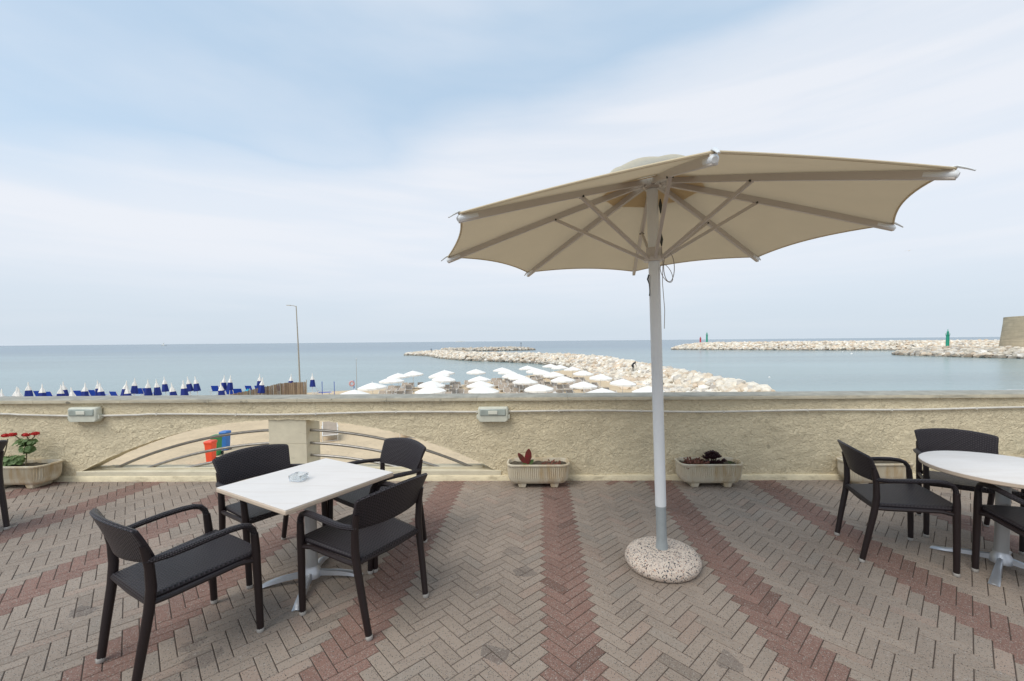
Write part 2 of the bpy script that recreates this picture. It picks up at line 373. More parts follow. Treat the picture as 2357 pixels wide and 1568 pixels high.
# beach and sea
SH = [(-400, 40), (-90, 44), (-40, 47), (-24, 55), (-10, 61.5), (-6, 70), (0, 80), (8, 96), (12, 104), (15, 104), (17, 62), (20, 47), (40, 47), (60, 49), (400, 60)]
def shore(x):
    for (a, b), (c, d) in zip(SH, SH[1:]):
        if a <= x <= c: return b+(d-b)*(x-a)/(c-a)
    return 50
def sandz(x, y):
    d = shore(x)-y
    z = -4.75 + max(-1.5, min(0.5, d*0.075))
    if d > 2: z += (noise.noise(Vector((x*.35, y*.35, 0)))*.05 + noise.noise(Vector((x*1.3, y*1.3, 4)))*.03)*min(1, (d-2)/3)
    return z
mb = MB()
xs = [-400, -200, -120] + [-90+i*0.8 for i in range(int(190/0.8)+1)] + [130, 200, 400]
ys = [-60, -20] + [4.0+i*0.8 for i in range(int(108/0.8))]
b = mb.add([(x, y, sandz(x, y)) for x in xs for y in ys]); ny = len(ys)
for i in range(len(xs)-1):
    for j in range(ny-1): a = b+i*ny+j; mb.face((a, a+ny, a+ny+1, a+1))
o = mb.build('beach_sand', M['sand'], smooth=180); tag(o, 'pale trampled beach sand', 'sand', kind='structure')
mb = MB(); S = 40000
b = mb.add([(-S, -300, -4.75), (S, -300, -4.75), (S, S, -4.75), (-S, S, -4.75)]); mb.face((b, b+1, b+2, b+3))
o = mb.build('sea', M['water'], smooth=0); tag(o, 'calm grey blue sea', 'sea', kind='structure')
mb = MB()
rs = random.Random(5)
for x0, x1 in ((44, 47.5), (50, 52.5), (53, 60), (-40, -33), (-30, -26)):
    n = 14; P = []
    for i in range(n+1):
        x = x0+(x1-x0)*i/n; y = shore(x)+.5+.25*noise.noise(Vector((x*.7, 3, 0)))+ (1.3 if x > 0 else 0); wd = .22*math.sin(math.pi*i/n)+.02
        P.append(((x, y, -4.735), (x, y+wd, -4.735)))
    for i in range(n): b = mb.add([P[i][0], P[i+1][0], P[i+1][1], P[i][1]]); mb.face((b, b+1, b+2, b+3))
o = mb.build('surf', M['foam'], smooth=0); tag(o, 'thin white foam at the waterline', 'foam', kind='stuff')

# ------------------------------------------------------------------ parapet wall
WY = 4.604; WT = 0.20; ZC = 0.890
AX, AR, AZ = -2.86, 5.05, 0.692
def arch(x, off=0.0):
    d = x-AX
    if abs(d) >= AR: return -9
    return AZ-AR+math.sqrt(AR*AR-d*d)-off
wall = thing('parapet_wall', 'long low cream rendered parapet wall pierced by a wide arched opening', 'wall', (0, WY, 0))
def rnz(x, z, k=0): 
    p = Vector((x*9+k, z*11, k*3.1)); return noise.noise(p)*.55 + noise.noise(p*2.3)*.35 + noise.noise(p*5)*.18
mb = MB()
fx = [-14, -10, -7.2] + [-7+i*.02 for i in range(int(13.4/.02)+1)] + [7, 10, 14]
NZ = 40
base_ = None
cols = []
for x in fx:
    lo = max(0.0, arch(x)); 
    if lo > 0.10: lo += rnz(x*1.6, .3, 7)*.012
    inside = lo > 0.10
    if not inside: lo = 0.0
    cols.append((x, lo, inside))
def colpts(x, lo, ins):
    P = []
    for j in range(NZ+1):
        z = lo+(ZC-lo)*j/NZ
        d = rnz(x, z)*.016
        if ins and j == 0: d += .004
        P.append((x, -abs(d)*0.6-d*.5, z))
    return P
prev = None
for (x, lo, ins) in cols:
    P = colpts(x, lo, ins)
    b = mb.add(P); bk = mb.add([(x, WT, lo), (x, WT, ZC)])
    if prev:
        pb, pk, pins, px_, plo = prev
        if pins == ins:
            for j in range(NZ): mb.face((pb+j, b+j, b+j+1, pb+j+1))
            mb.face((pb, pk, bk, b)); mb.face((pk, pk+1, bk+1, bk)); mb.face((pb+NZ, b+NZ, bk+1, pk+1))
        else:
            # transition column: outside (0) to inside (arch)
            for j in range(NZ): mb.face((pb+j, b+j, b+j+1, pb+j+1))
            mb.face((pb, pk, bk, b)); mb.face((pk, pk+1, bk+1, bk)); mb.face((pb+NZ, b+NZ, bk+1, pk+1))
    prev = (b, bk, ins, x, lo)
mb.build('wall_panel', M['stucco'], wall, smooth=60)
mb = MB()
for x in range(-14, 14):                                  # coping slabs, joints 3 mm
    n = 10; x0, x1 = x+.0015+.3, x+1-.0015+.3
    def fn(u, v): return None
    rings = []
    for i in range(n+1):
        xx = x0+(x1-x0)*i/n; e = noise.noise(Vector((xx*5, 2, 0)))*.003; e2 = noise.noise(Vector((xx*7, 5, 0)))*.003
        yf = -.036+e; yb = WT+.05; zt = .937+e2*.7; zb = ZC+.002+e*.6
        rings.append([(xx, yf, zb), (xx, yf-.002, zb+.015), (xx, yf, zt-.010), (xx, yf+.010, zt), (xx, yb-.01, zt+.004), (xx, yb, zt-.01), (xx, yb, zb)])
    mb.loft(rings)
mb.build('coping', M['coping'], wall, smooth=30)
mb = MB()
rings = []
for i in range(521):
    xx = -13+i*.05; e = noise.noise(Vector((xx*4, 9, 0)))*.006; e2 = noise.noise(Vector((xx*2.4, 1, 0)))*.007
    rings.append([(xx, -.030+e, -.01), (xx, -.026+e, .048+e2), (xx, -.016+e, .058+e2), (xx, .05, .060), (xx, .05, -.01)])
mb.loft(rings); mb.build('plinth', M['plinth'], wall, smooth=50)
mb = MB(); mb.box(AX-2.42, AX+2.42, -.012, WT+.03, .0, .112); mb.build('sill', M['smooth'], wall, bevel=.008)
mb = MB(); mb.box(AX-2.2, AX+2.2, .07, WT, .112, .128); mb.build('kerb_strip', M['smooth'], wall, bevel=.005)
mb = MB(); mb.box(-3.062, -2.635, .012, WT+.10, .112, .41); mb.box(-3.060, -2.637, .014, WT+.098, .41, .414); mb.box(-3.062, -2.635, .012, WT+.10, .414, .69)
mb.build('pillar', M['smooth'], wall, bevel=.006)
for off in (.135, .285, .425):
    for sgn in (-1, 1):
        P = []; xi = AX+sgn*.22
        for i in range(40):
            x = xi+sgn*i*.055; z = arch(x, off)
            if z < .118: P.append((x, .10, .112)); break
            P.append((x, .10, z))
        mb = MB(); mb.tube(P, .0155, 12); mb.build('rail', M['steel'], wall)

# ------------------------------------------------------------------ conduit and bulkhead lamps
mb = MB(); P = []
for i in range(130):
    x = -7+i*.1
    if x > 6: break
    z = .768+.009*math.sin(x*1.1+2.1)+.006*math.sin(x*2.7)+.004*x/5
    if -5.95 < x < -4.4: z -= .012*math.cos((x+5.15)*1.5)
    P.append((x, WY-.022, z))
mb.tube(P, .0115, 8)
for i in range(0, len(P), 9): mb.box(P[i][0]-.008, P[i][0]+.008, WY-.034, WY-.004, P[i][2]-.013, P[i][2]+.013)
tag(mb.build('conduit', M['conduit']), 'thin grey cable conduit clipped along the wall under the coping', 'conduit')
def wall_lamp(x, z, label):
    t = thing('wall_lamp', label, 'wall lamp', (x, WY-.012, z-.012), 0, 'bulkhead lamps on the parapet wall')
    w2 = .168; rings = []
    for k, (dy, s, dz) in enumerate(((0, 1.0, 0), (-.03, 1.0, 0), (-.055, .98, -.002), (-.068, .93, -.006))):
        rings.append([(cx*w2*s+sx*-.0, dy, cz*.082*s+dz) for cx, cz, sx in ((-1, -.75, 0), (-.88, -1, 0), (.88, -1, 0), (1, -.75, 0), (1, .78, 0), (.92, 1, 0), (-.92, 1, 0), (-1, .78, 0))])
    mb = MB(); mb.loft(rings); mb.build('housing', M['lampbody'], t, bevel=.006)
    g = MB(); g.box(-.140, .140, -.078, -.060, -.012, .062); gl = g.build('lens', M['lampglass'], t, bevel=.008)
    g = MB(); g.box(-.05, .05, -.084, -.077, .004, .044); g.build('bulb', M['bulb'], gl, bevel=.006)
    for sx in (-1, 1):
        g = MB(); g.box(sx*.172-.010, sx*.172+.010, -.05, -.0, -.05, -.005); g.build('cable_gland', M['lampbody'], t, bevel=.003)
wall_lamp(-5.10, .782, 'ivory bulkhead lamp on the wall left of the arched opening')
wall_lamp(-.52, .760, 'ivory bulkhead lamp on the wall right of the arched opening')

# ------------------------------------------------------------------ planters and plants
def planter():
    t = thing('planter', 'x', 'planter', (0, 0, 0), 0, 'cement trough planters along the wall')
    def ring(hx, hy, z, r, flute=0.0, n=168):
        # rounded rectangle with vertical flutes
        P = []; per = 4*(hx-r)+4*(hy-r)+2*math.pi*r; k = 0
        segs = []
        def pt(s_):
            a = 2*(hx-r); c = math.pi/2*r; b_ = 2*(hy-r)
            s_ = s_ % per
            if s_ < a: return (-(hx-r)+s_, -hy, 0, -1)
            s_ -= a
            if s_ < c: q = s_/r; return ((hx-r)+r*math.sin(q), -(hy-r)-r*math.cos(q), math.sin(q), -math.cos(q))
            s_ -= c
            if s_ < b_: return (hx, -(hy-r)+s_, 1, 0)
            s_ -= b_
            if s_ < c: q = s_/r; return ((hx-r)+r*math.cos(q), (hy-r)+r*math.sin(q), math.cos(q), math.sin(q))
            s_ -= c
            if s_ < a: return ((hx-r)-s_, hy, 0, 1)
            s_ -= a
            if s_ < c: q = s_/r; return (-(hx-r)-r*math.sin(q), (hy-r)+r*math.cos(q), -math.sin(q), math.cos(q))
            s_ -= c
            if s_ < b_: return (-hx, (hy-r)-s_, -1, 0)
            s_ -= b_
            q = s_/r; return (-(hx-r)-r*math.cos(q), -(hy-r)-r*math.sin(q), -math.cos(q), -math.sin(q))
        for i in range(n):
            x, y, nx, ny_ = pt(per*i/n); d = flute*(0.5 if i % 2 else -0.5)
            P.append((x+nx*d, y+ny_*d, z))
        return P
    mb = MB(); R_ = []
    for hx, hy, z, r, fl in ((.23, .075, .032, .05, 0), (.288, .110, .045, .07, 0), (.310, .128, .072, .08, .003), (.317, .133, .11, .085, .013), (.320, .135, .155, .085, .013),
                             (.322, .136, .190, .085, .012), (.323, .137, .197, .085, 0), (.333, .146, .200, .09, 0), (.335, .148, .212, .09, 0), (.330, .143, .217, .09, 0),
                             (.316, .130, .216, .08, 0), (.312, .126, .208, .08, 0), (.305, .12, .17, .08, 0)):
        R_.append(ring(hx, hy, z, r, fl))
    mb.loft(R_); mb.build('trough', M['cemwhite'], t, smooth=50)
    for sx in (-.17, .17):
        f = MB(); f.loft([[(sx-.035, -.09, 0), (sx+.035, -.09, 0), (sx+.035, .09, 0), (sx-.035, .09, 0)], [(sx-.048, -.1, .045), (sx+.048, -.1, .045), (sx+.048, .1, .045), (sx-.048, .1, .045)]])
        f.build('foot', M['cemwhite'], t, bevel=.006)
    s = MB(); s.grid(30, 12, lambda u, v: (-.302+.604*u, -.118+.236*v, .186+.012*noise.noise(Vector((u*9, v*5, 0))))); s.build('soil', M['soil'], t, smooth=180)
    return t
pt_ = planter(); sn = snap(pt_)
PLY = 4.445
for i, (x, lab) in enumerate(((-5.69, 'cream fluted trough planter holding the red geranium'), (-.03, 'cream fluted trough planter with the crimson leaved plant'), (1.78, 'cream fluted trough planter with dark rosette beside the parasol pole'),
                              (3.52, 'cream fluted trough planter behind the chair left of the round table'), (5.29, 'cream fluted trough planter behind the round table at the right edge'))):
    place(sn, (x, PLY, 0), 0, lab, i == 0).scale = (1, 1, 1.19)

def leafdisc(mb, c, nrm, r, n=7, cup=.25, lobes=0):
    nrm = Vector(nrm).normalized(); a = nrm.orthogonal().normalized(); b2 = nrm.cross(a)
    ctr = mb.add([Vector(c)-nrm*r*cup]); P = []
    for i in range(n):
        q = 2*math.pi*i/n; rr = r*(1+.12*math.cos(q*lobes)) if lobes else r
        P.append(Vector(c)+a*math.cos(q)*rr+b2*math.sin(q)*rr)
    b = mb.add(P)
    for i in range(n): mb.face((ctr, b+i, b+(i+1) % n))
def petal(mb, base, d, up, L, wd, curl=.25, th_=0.0):
    base = Vector(base); d = Vector(d).normalized(); up = Vector(up).normalized(); s_ = d.cross(up).normalized(); up = s_.cross(d)
    rings = []
    for t, ww in ((0, .25), (.25, .7), (.5, 1), (.75, .85), (.92, .45), (1.0, .08)):
        c = base+d*L*t+up*curl*L*t*t; h = max(th_*ww, .0006)
        rings.append([c-s_*wd*ww/2, c-up*h/2, c+s_*wd*ww/2, c+up*h/2])
    mb.loft(rings)
# geranium
rs = random.Random(11)
g = thing('geranium', 'leafy geranium with red flower heads in the leftmost planter', 'plant', (-5.73, PLY, .222))
lv = MB(); st = MB(); fl = []
for cx, cz, rr, n in ((-.20, .05, .11, 60), (-.06, .06, .09, 60), (.09, .19, .07, 46), (.02, .26, .055, 34), (.12, .27, .05, 26), (-.3, .07, .07, 30)):
    for _ in range(n):
        d = Vector((rs.gauss(0, 1), rs.gauss(0, 1), rs.gauss(0, .8))).normalized()
        p = Vector((cx, 0, cz))+Vector((d.x*rr, d.y*rr*.8, d.z*rr*.7))*rs.uniform(.6, 1.05)
        leafdisc(lv, p, (d.x+rs.uniform(-.5, .5), d.y-.5+rs.uniform(-.5, .5), abs(d.z)+.6), rs.uniform(.016, .030), 9, .2, 5)
for a, b_ in (((.06, 0, -.01), (.08, 0, .2)), ((.08, 0, .2), (.03, 0, .28)), ((.08, 0, .18), (.13, .0, .30)), ((-.1, 0, 0), (-.2, 0, .1)), ((.03, 0, .26), (-.03, -.01, .345)), ((.10, 0, .26), (.10, -.01, .345)), ((.13, 0, .28), (.205, -.01, .36)), ((-.2, 0, .06), (-.12, 0, .3))):
    st.tube([a, ((a[0]+b_[0])/2+.01, 0, (a[2]+b_[2])/2), b_], .005, 6)
st.build('stem', M['stem'], g); lv.build('foliage', M['leaf'], g, smooth=0)
for hx, hz in ((-.05, .352), (.10, .348), (.205, .362), (-.13, .342)):
    f = MB()
    for _ in range(46):
        d = Vector((rs.gauss(0, 1), rs.gauss(0, 1), rs.gauss(0, .7))).normalized()
        leafdisc(f, Vector((hx, -.01, hz))+Vector((d.x*.034, d.y*.03, d.z*.018)), d, .012, 5, .15)
    f.build('flower_head', M['petal'], g, smooth=0)
# crimson leaved plant
g = thing('crimson_leaf_plant', 'small plant with upright crimson leaves in the planter below the lamp', 'plant', (-.15, PLY-.02, .222))
for k, (d, L, wd) in enumerate((((-.55, -.1, .8), .17, .055), ((.10, -.1, 1), .19, .075), ((-.2, .2, .7), .10, .04), ((.5, .1, .5), .08, .04), ((-.7, 0, .35), .08, .035))):
    f = MB(); petal(f, (.005*k, 0, 0), d, (0, -1, .2), L, wd, .12, .004); f.build('leaf', M['redleaf'] if k < 2 else M['leaf'], g, smooth=70)
f = MB()
for _ in range(40): leafdisc(f, (rs.uniform(.16, .36), rs.uniform(-.07, .07), rs.uniform(.0, .035)), (rs.uniform(-1, 1), rs.uniform(-1, .2), 1), rs.uniform(.008, .016), 6, .4)
f.build('seedling', M['succ2'], g, smooth=0)
# purple rosettes
g = thing('purple_succulent', 'dark purple rosette succulent in the planter beside the parasol pole', 'plant', (1.80, PLY-.03, .225))
def rosette(cx, cz, s_, m, tilt=(0, 0)):
    f = MB()
    for ring, (n, el_, L) in enumerate(((9, .15, 1.0), (8, .5, .85), (6, .9, .6), (4, 1.25, .35))):
        for i in range(n):
            q = 2*math.pi*(i+.5*ring)/n; d = Vector((math.cos(q)*math.cos(el_)+tilt[0], math.sin(q)*math.cos(el_)+tilt[1], math.sin(el_)))
            petal(f, (cx, 0, cz), d, (0, 0, 1), L*s_*.85, .62*s_, .28, .012)
    return f.build('rosette', m, g, smooth=70)
for cx_, cy_, cz_, rr_s, tl in ((0, -.02, .085, .075, (0, -.7)), (.055, -.01, .095, .062, (.35, -.7)), (-.055, -.01, .085, .062, (-.4, -.7)), (.02, .02, .125, .06, (0, -.35)), (-.03, .01, .115, .055, (-.2, -.4)), (.05, .02, .12, .05, (.3, -.4)),
                                (0, -.04, .04, .065, (0, -1.1)), (.06, -.04, .045, .055, (.4, -1.0)), (-.06, -.04, .04, .055, (-.4, -1.0)), (.115, -.02, .055, .05, (.8, -.6)), (.10, .0, .02, .045, (.6, -.7))):
    o_ = rosette(cx_, cz_-.018, rr_s, M['succ'], tl); o_.location.y = cy_
    st_ = MB(); st_.tube([(cx_*.5, 0, -.01), (cx_*.8, 0, cz_*.6), (cx_, 0, cz_)], .007, 6); st_.build('stem', M['stem'], g).location.y = cy_
f = MB()
for _ in range(190): leafdisc(f, (rs.uniform(-.28, -.05), rs.uniform(-.10, .08), rs.uniform(-.005, .06)), (rs.uniform(-1, 1), rs.uniform(-1, .2), 1), rs.uniform(.008, .017), 6, .4)
f.build('stonecrop', M['succ2'], g, smooth=0)
f = MB()
for _ in range(14): petal(f, (.20+rs.uniform(-.03, .03), rs.uniform(-.03, .03), 0), (rs.uniform(-.3, .3), rs.uniform(-.3, .1), 1), (0, -1, 0), rs.uniform(.03, .055), .005)
f.build('sprout', M['leaf'], g, smooth=0)
g = thing('green_plant', 'low green leafy plant in the planter at the right edge', 'plant', (5.30, PLY, .222))
f = MB()
for _ in range(90):
    d = Vector((rs.gauss(0, 1), rs.gauss(0, 1), rs.gauss(0, 1))).normalized()
    leafdisc(f, Vector((.03, 0, .07))+Vector((d.x*.13, d.y*.06, d.z*.075)), (d.x, d.y-.5, d.z+.5), rs.uniform(.018, .03), 7, .2)
f.build('foliage', M['leaf'], g, smooth=0)
f = MB(); f.tube([(0, 0, -.01), (.02, 0, .1)], .006, 6); f.build('stem', M['stem'], g)

# ------------------------------------------------------------------ woven armchairs
def armchair():
    t = thing('armchair', 'x', 'chair', (0, 0, 0), 0, 'dark woven armchairs on the terrace')
    # seat: loft along x
    rings = []; us = []
    prof = []                                # ring points as (along depth 0..1, thickness -1..1)
    npf = 12
    for i in range(npf+1): prof.append((i/npf, 1))
    prof.append((1.012, .3)); prof.append((1.012, -.4))
    for i in range(5, -1, -1): prof.append((i/5, -1))
    prof.append((-.012, -.4)); prof.append((-.012, .3))
    xsn = [-1, -.985, -.94] + [-.85+i*.1 for i in range(18)] + [.94, .985, 1]
    for s_ in xsn:
        hw = lambda d: .205+(.247-.205)*d
        k = 1.0 if abs(s_) < .97 else (.7 if abs(s_) < .99 else .35)
        ring = []
        for d, tt in prof:
            dd = min(1, max(0, d)); x = s_*hw(dd); y = -.195+.455*d + (.012*(1-s_*s_) if d > .9 else 0)
            zc = .402+.030*d-.006*(1-s_*s_)*math.sin(math.pi*dd); th_ = .016*k
            ring.append((x, y, zc+th_*tt))
        rings.append(ring); us.append(s_*.24)
    vl = [0]
    for i in range(len(prof)):
        a, b = rings[10][i], rings[10][(i+1) % len(prof)]; vl.append(vl[-1]+(Vector(a)-Vector(b)).length)
    mb = MB(); mb.loft(rings, us, vl); mb.build('seat', M['wicker'], t, smooth=50)
    # seat frame under the edge
    mb = MB()
    mb.tube([(-.225, -.19, .395), (0, -.19, .385), (.225, -.19, .395)], .013, 8)
    mb.tube([(-.25, .235, .412), (-.2, .243, .415), (0, .25, .418), (.2, .243, .415), (.25, .235, .412)], .013, 8)
    for s_ in (-1, 1): mb.tube([(s_*.222, -.185, .39), (s_*.23, -.12, .392), (s_*.248, .16, .412), (s_*.254, .235, .40)], .013, 8)
    mb.build('seat_frame', M['wickerleg'], t)
    # backrest: loft along x, rounded rectangle in (y,z)
    rings = []; us = []; nz_ = 9
    xs_ = [-1, -.992, -.965, -.92] + [-.84+i*.07 for i in range(25)] + [.92, .965, .992, 1]
    for s_ in xs_:
        e = 1.0
        a = abs(s_)
        if a > .9: e = math.sqrt(max(0, 1-((a-.9)/.1)**2))*.55+.45
        top = .772-.026*s_*s_ - (.012*(1-e)); bot = .552+.012*(1-s_*s_)+.01*(1-e)+.02*s_*s_
        hw_t, hw_b = .253, .228
        yc = -.048*(1-s_*s_)+.010
        tk = .0125*(.45+.55*e)
        ring = []
        def P(fz, side):
            z = bot+(top-bot)*fz; x = s_*(hw_b+(hw_t-hw_b)*fz); y = -.178-.066*fz**1.2+yc+side*tk
            return (x, y, z)
        for i in range(nz_+1): ring.append(P(i/nz_*.96+.02, -1))
        z1 = P(1, 0); ring.append((z1[0], z1[1], z1[2]+.004))
        for i in range(nz_, -1, -1): ring.append(P(i/nz_*.96+.02, 1))
        z0 = P(0, 0); ring.append((z0[0], z0[1], z0[2]-.004))
        rings.append(ring); us.append(s_*.25)
    vl = [0]; n = len(rings[0])
    for i in range(n): vl.append(vl[-1]+(Vector(rings[15][i])-Vector(rings[15][(i+1) % n])).length)
    mb = MB(); mb.loft(rings, us, vl); mb.build('backrest', M['wicker'], t, smooth=60)
    for s_ in (-1, 1):
        mb = MB(); mb.tube([(s_*.206, -.248, .018), (s_*.215, -.222, .18), (s_*.222, -.192, .36), (s_*.226, -.182, .46), (s_*.228, -.186, .56), (s_*.232, -.206, .66)],
                           [.0172, .0188, .0205, .0205, .0185, .014], 10, 1.0)
        l_ = mb.build('leg', M['wickerleg'], t)
        c = MB(); c.lathe([(.014, 0), (.0175, .004), (.018, .02), (.0165, .024)], 12, s_*.206, -.250); c.build('foot_cap', M['footcap'], l_)
        mb = MB(); mb.tube([(s_*.253, .250, .018), (s_*.255, .246, .2), (s_*.257, .240, .38), (s_*.259, .238, .46), (s_*.262, .232, .545)], [.0172, .0188, .020, .020, .018], 10)
        l_ = mb.build('leg', M['wickerleg'], t)
        c = MB(); c.lathe([(.014, 0), (.0175, .004), (.018, .02), (.0165, .024)], 12, s_*.253, .250); c.build('foot_cap', M['footcap'], l_)
        mb = MB(); mb.tube([(s_*.262, .232, .540), (s_*.264, .224, .572), (s_*.266, .205, .596), (s_*.268, .172, .609), (s_*.270, .12, .613), (s_*.272, .04, .610), (s_*.270, -.05, .602), (s_*.262, -.12, .594), (s_*.242, -.178, .590), (s_*.225, -.20, .590)],
                           [.0178, .0176, .0176, .0178, .018, .018, .0176, .017, .016, .015], 10, .85)
        mb.build('armrest', M['wickerarm'], t)
    return t
ac = armchair(); sn = snap(ac)
CH = [(-1.855, 2.062, -28.7, 'dark woven armchair nearest the camera at the front left of the square table'),
      (-1.93, 2.90, 238.5, 'dark woven armchair between the square table and the arch pillar, facing the camera'),
      (-1.213, 3.073, 145.1, 'dark woven armchair at the far right corner of the square table near the crimson plant'),
      (-1.024, 2.404, 61.6, 'dark woven armchair right of the square table with its back to the parasol'),
      (2.509, 3.013, -105.2, 'dark woven armchair left of the round table, in front of the fourth planter'),
      (3.329, 3.327, 148.6, 'dark woven armchair behind the round table with its back to the wall'),
      (3.045, 2.456, -14.0, 'dark woven armchair in front of the round table, cut off at the right edge'),
      (-4.75, 3.175, 90.0, 'dark woven armchair cut off at the left edge in front of the geranium')]
for i, (x, y, a, lab) in enumerate(CH): place(sn, (x, y, 0), R(a), lab, i == 0)

# ------------------------------------------------------------------ tables
def cross_base(t, ztop, ang, L=.30, rp=.036):
    mb = MB(); mb.lathe([(rp*1.5, .035), (rp*1.45, .075), (rp*1.1, .095), (rp*1.05, .11)], 24)
    hubo = mb.build('base_hub', M['alu'], t)
    for k in range(4):
        q = R(ang)+k*math.pi/2; c, s = math.cos(q), math.sin(q); rings = []
        for d, zt, zb, wd in ((.0, .085, .045, .030), (.05, .080, .040, .030), (.10, .070, .036, .033), (.16, .062, .030, .038), (.22, .048, .020, .044), (.27, .030, .010, .050), (L, .014, .002, .054), (L+.008, .008, .002, .050)):
            def P(w_, z): return (c*d-s*w_, s*d+c*w_, z)
            rings.append([P(-wd/2, zb), P(-wd*.42, zt-.006), P(0, zt), P(wd*.42, zt-.006), P(wd/2, zb), P(0, zb+.002)])
        mb = MB(); mb.loft(rings); mb.build('base_foot', M['alu'], t, smooth=50)
    mb = MB()
    prof = []
    n = 24
    rings = [[(rp*(1+.05*math.cos(4*2*math.pi*j/n))*math.cos(2*math.pi*j/n), rp*(1+.05*math.cos(4*2*math.pi*j/n))*math.sin(2*math.pi*j/n), z) for j in range(n)] for z in (.09, ztop-.03)]
    mb.loft(rings); mb.build('post', M['alupost'], t)
    mb = MB()
    for k in range(2): 
        mt = Matrix.Rotation(k*math.pi/2+R(ang), 4, 'Z'); mb.box(-.20, .20, -.02, .02, ztop-.045, ztop-.031, mt)
    mb.build('top_bracket', M['alupost'], t)
TZ = .67
tb = thing('square_table', 'square whitewashed table on a cast aluminium cross foot with glass ashtray', 'table', (-1.49, 2.63, 0))
rz = R(-28.5)
mt = Matrix.Rotation(rz, 4, 'Z'); h_ = .363
mb = MB(); mb.box(-h_, h_, -h_, h_, TZ-.004, TZ, mt); top = mb.build('tabletop', M['top'], tb, bevel=.002)
mb = MB(); mb.box(-h_-.002, h_+.002, -h_-.002, h_+.002, TZ-.030, TZ-.0042, mt); mb.build('edge_band', M['topedge'], top, bevel=.006, seg=3)
cross_base(tb, TZ, 13)
tb2 = thing('round_table', 'round whitewashed table on a cast aluminium cross foot at the right edge', 'table', (3.085, 2.815, 0))
TR = .42; TZ2 = .68
mb = MB(); mb.lathe([(.01, TZ2), (TR-.004, TZ2), (TR, TZ2-.003), (TR, TZ2-.006), (.01, TZ2-.006)][::-1], 96); top = mb.build('tabletop', M['top'], tb2)
mb = MB(); mb.lathe([(.01, TZ2-.031), (TR-.006, TZ2-.031), (TR+.001, TZ2-.025), (TR+.002, TZ2-.0065), (.01, TZ2-.0065)], 96); mb.build('edge_band', M['topedge'], top)
cross_base(tb2, TZ2, 38, .34, .038)
# ashtray
a_ = thing('ashtray', 'small clear glass ashtray on the square table', 'ashtray', (-1.55, 2.615, TZ+.0005), R(-5)); a_.scale = (.84, .84, .9)
mb = MB()
def rrect(h, z, r, n=6, notch=0):
    P = []
    for k, (sx, sy) in enumerate(((1, -1), (1, 1), (-1, 1), (-1, -1))):
        for i in range(n+1):
            q = -math.pi/2+k*math.pi/2+math.pi/2*i/n; P.append((sx*(h-r)+r*math.cos(q), sy*(h-r)+r*math.sin(q), z))
    return P
mb.loft([rrect(.040, 0, .012), rrect(.050, .004, .016), rrect(.053, .042, .018), rrect(.051, .045, .018), rrect(.044, .044, .016), rrect(.036, .010, .012)])
mb.build('bowl', M['glass'], a_, smooth=60)
for k in range(4):
    q = math.pi/4+k*math.pi/2; mb = MB(); mb.lathe([(.004, .034), (.006, .037), (.006, .041), (.003, .043)], 10, .062*math.cos(q), .062*math.sin(q)); mb.build('corner_knob', M['steel'], a_)

# ------------------------------------------------------------------ parasol
pz = Vector((-.0358, -.0213, .99913)).normalized()
um = thing('cafe_parasol', 'large open cream parasol with white pole on a round pebble concrete base', 'parasol', (.83, 2.84, 0))
def axm(z): return pz*z
mb = MB(); mb.lathe([(.001, .0), (.215, .0), (.240, .012), (.253, .040), (.250, .062), (.232, .088), (.195, .106), (.14, .114), (.06, .118), (.045, .120)], 56)
bs_ = mb.build('base', M['terrazzo'], um, smooth=60)
mb = MB(); mb.tube([axm(.10), axm(.13), axm(.17), axm(.26), axm(.42)], [.043, .040, .0355, .034, .034], 24); mb.build('sleeve', M['galv'], um)
mb = MB(); mb.tube([axm(.418), axm(1.3), axm(2.53)], .0365, 24); mb.build('pole', M['whitemetal'], um)
uu = Vector((0, 1, 0)).cross(pz).normalized(); ww = pz.cross(uu)
PH = 3.797; CR = 1.411; ZR = 2.181; ZA = 2.598; ZN = 2.077
def cdir(k): q = PH+k*math.pi/4; return uu*math.cos(q)+ww*math.sin(q)
def cpt(r_, q, z): return (uu*math.cos(q)+ww*math.sin(q))*r_+pz*z
def ribp(t): return CR*t, ZA+(ZR-ZA)*t - .006*math.sin(math.pi*t)*-1   # slight upward bow of the rib
r_in = .10
cv = MB(); NS, NR = 14, 22
for k in range(8):
    grid = []
    for i in range(NR+1):
        t = r_in+(1-r_in)*i/NR; row = []
        for j in range(NS+1):
            s = j/NS; e = 1-(2*s-1)**2
            tt = t*(1-.034*e*t**2)
            rr, zz = ribp(tt)
            p0 = cdir(k)*rr; p1 = cdir(k+1)*rr; p = p0.lerp(p1, s)
            zz += .012 + e*.012*t - (.020 if t > .97 else 0)*(1-e)*0
            row.append(p+pz*zz)
        grid.append(row)
    b = cv.add([p for row in grid for p in row])
    for i in range(NR):
        for j in range(NS): a = b+i*(NS+1)+j; cv.face((a, a+NS+1, a+NS+2, a+1))
can = cv.build('canopy', M['canvas'], um, smooth=25)
hm = MB()                                     # hem along the eight edges
for k in range(8):
    P = []
    for j in range(NS+1):
        s = j/NS; e = 1-(2*s-1)**2; rr, zz = ribp(1-.034*e); p = (cdir(k)*rr).lerp(cdir(k+1)*rr, s); P.append(p+pz*(zz+.012+e*.012))
    hm.tube(P, .0055, 6, caps=False)
hm.build('hem', M['canvas'], can)
vt = MB(); nseg = 16                          # vent cap above the opening
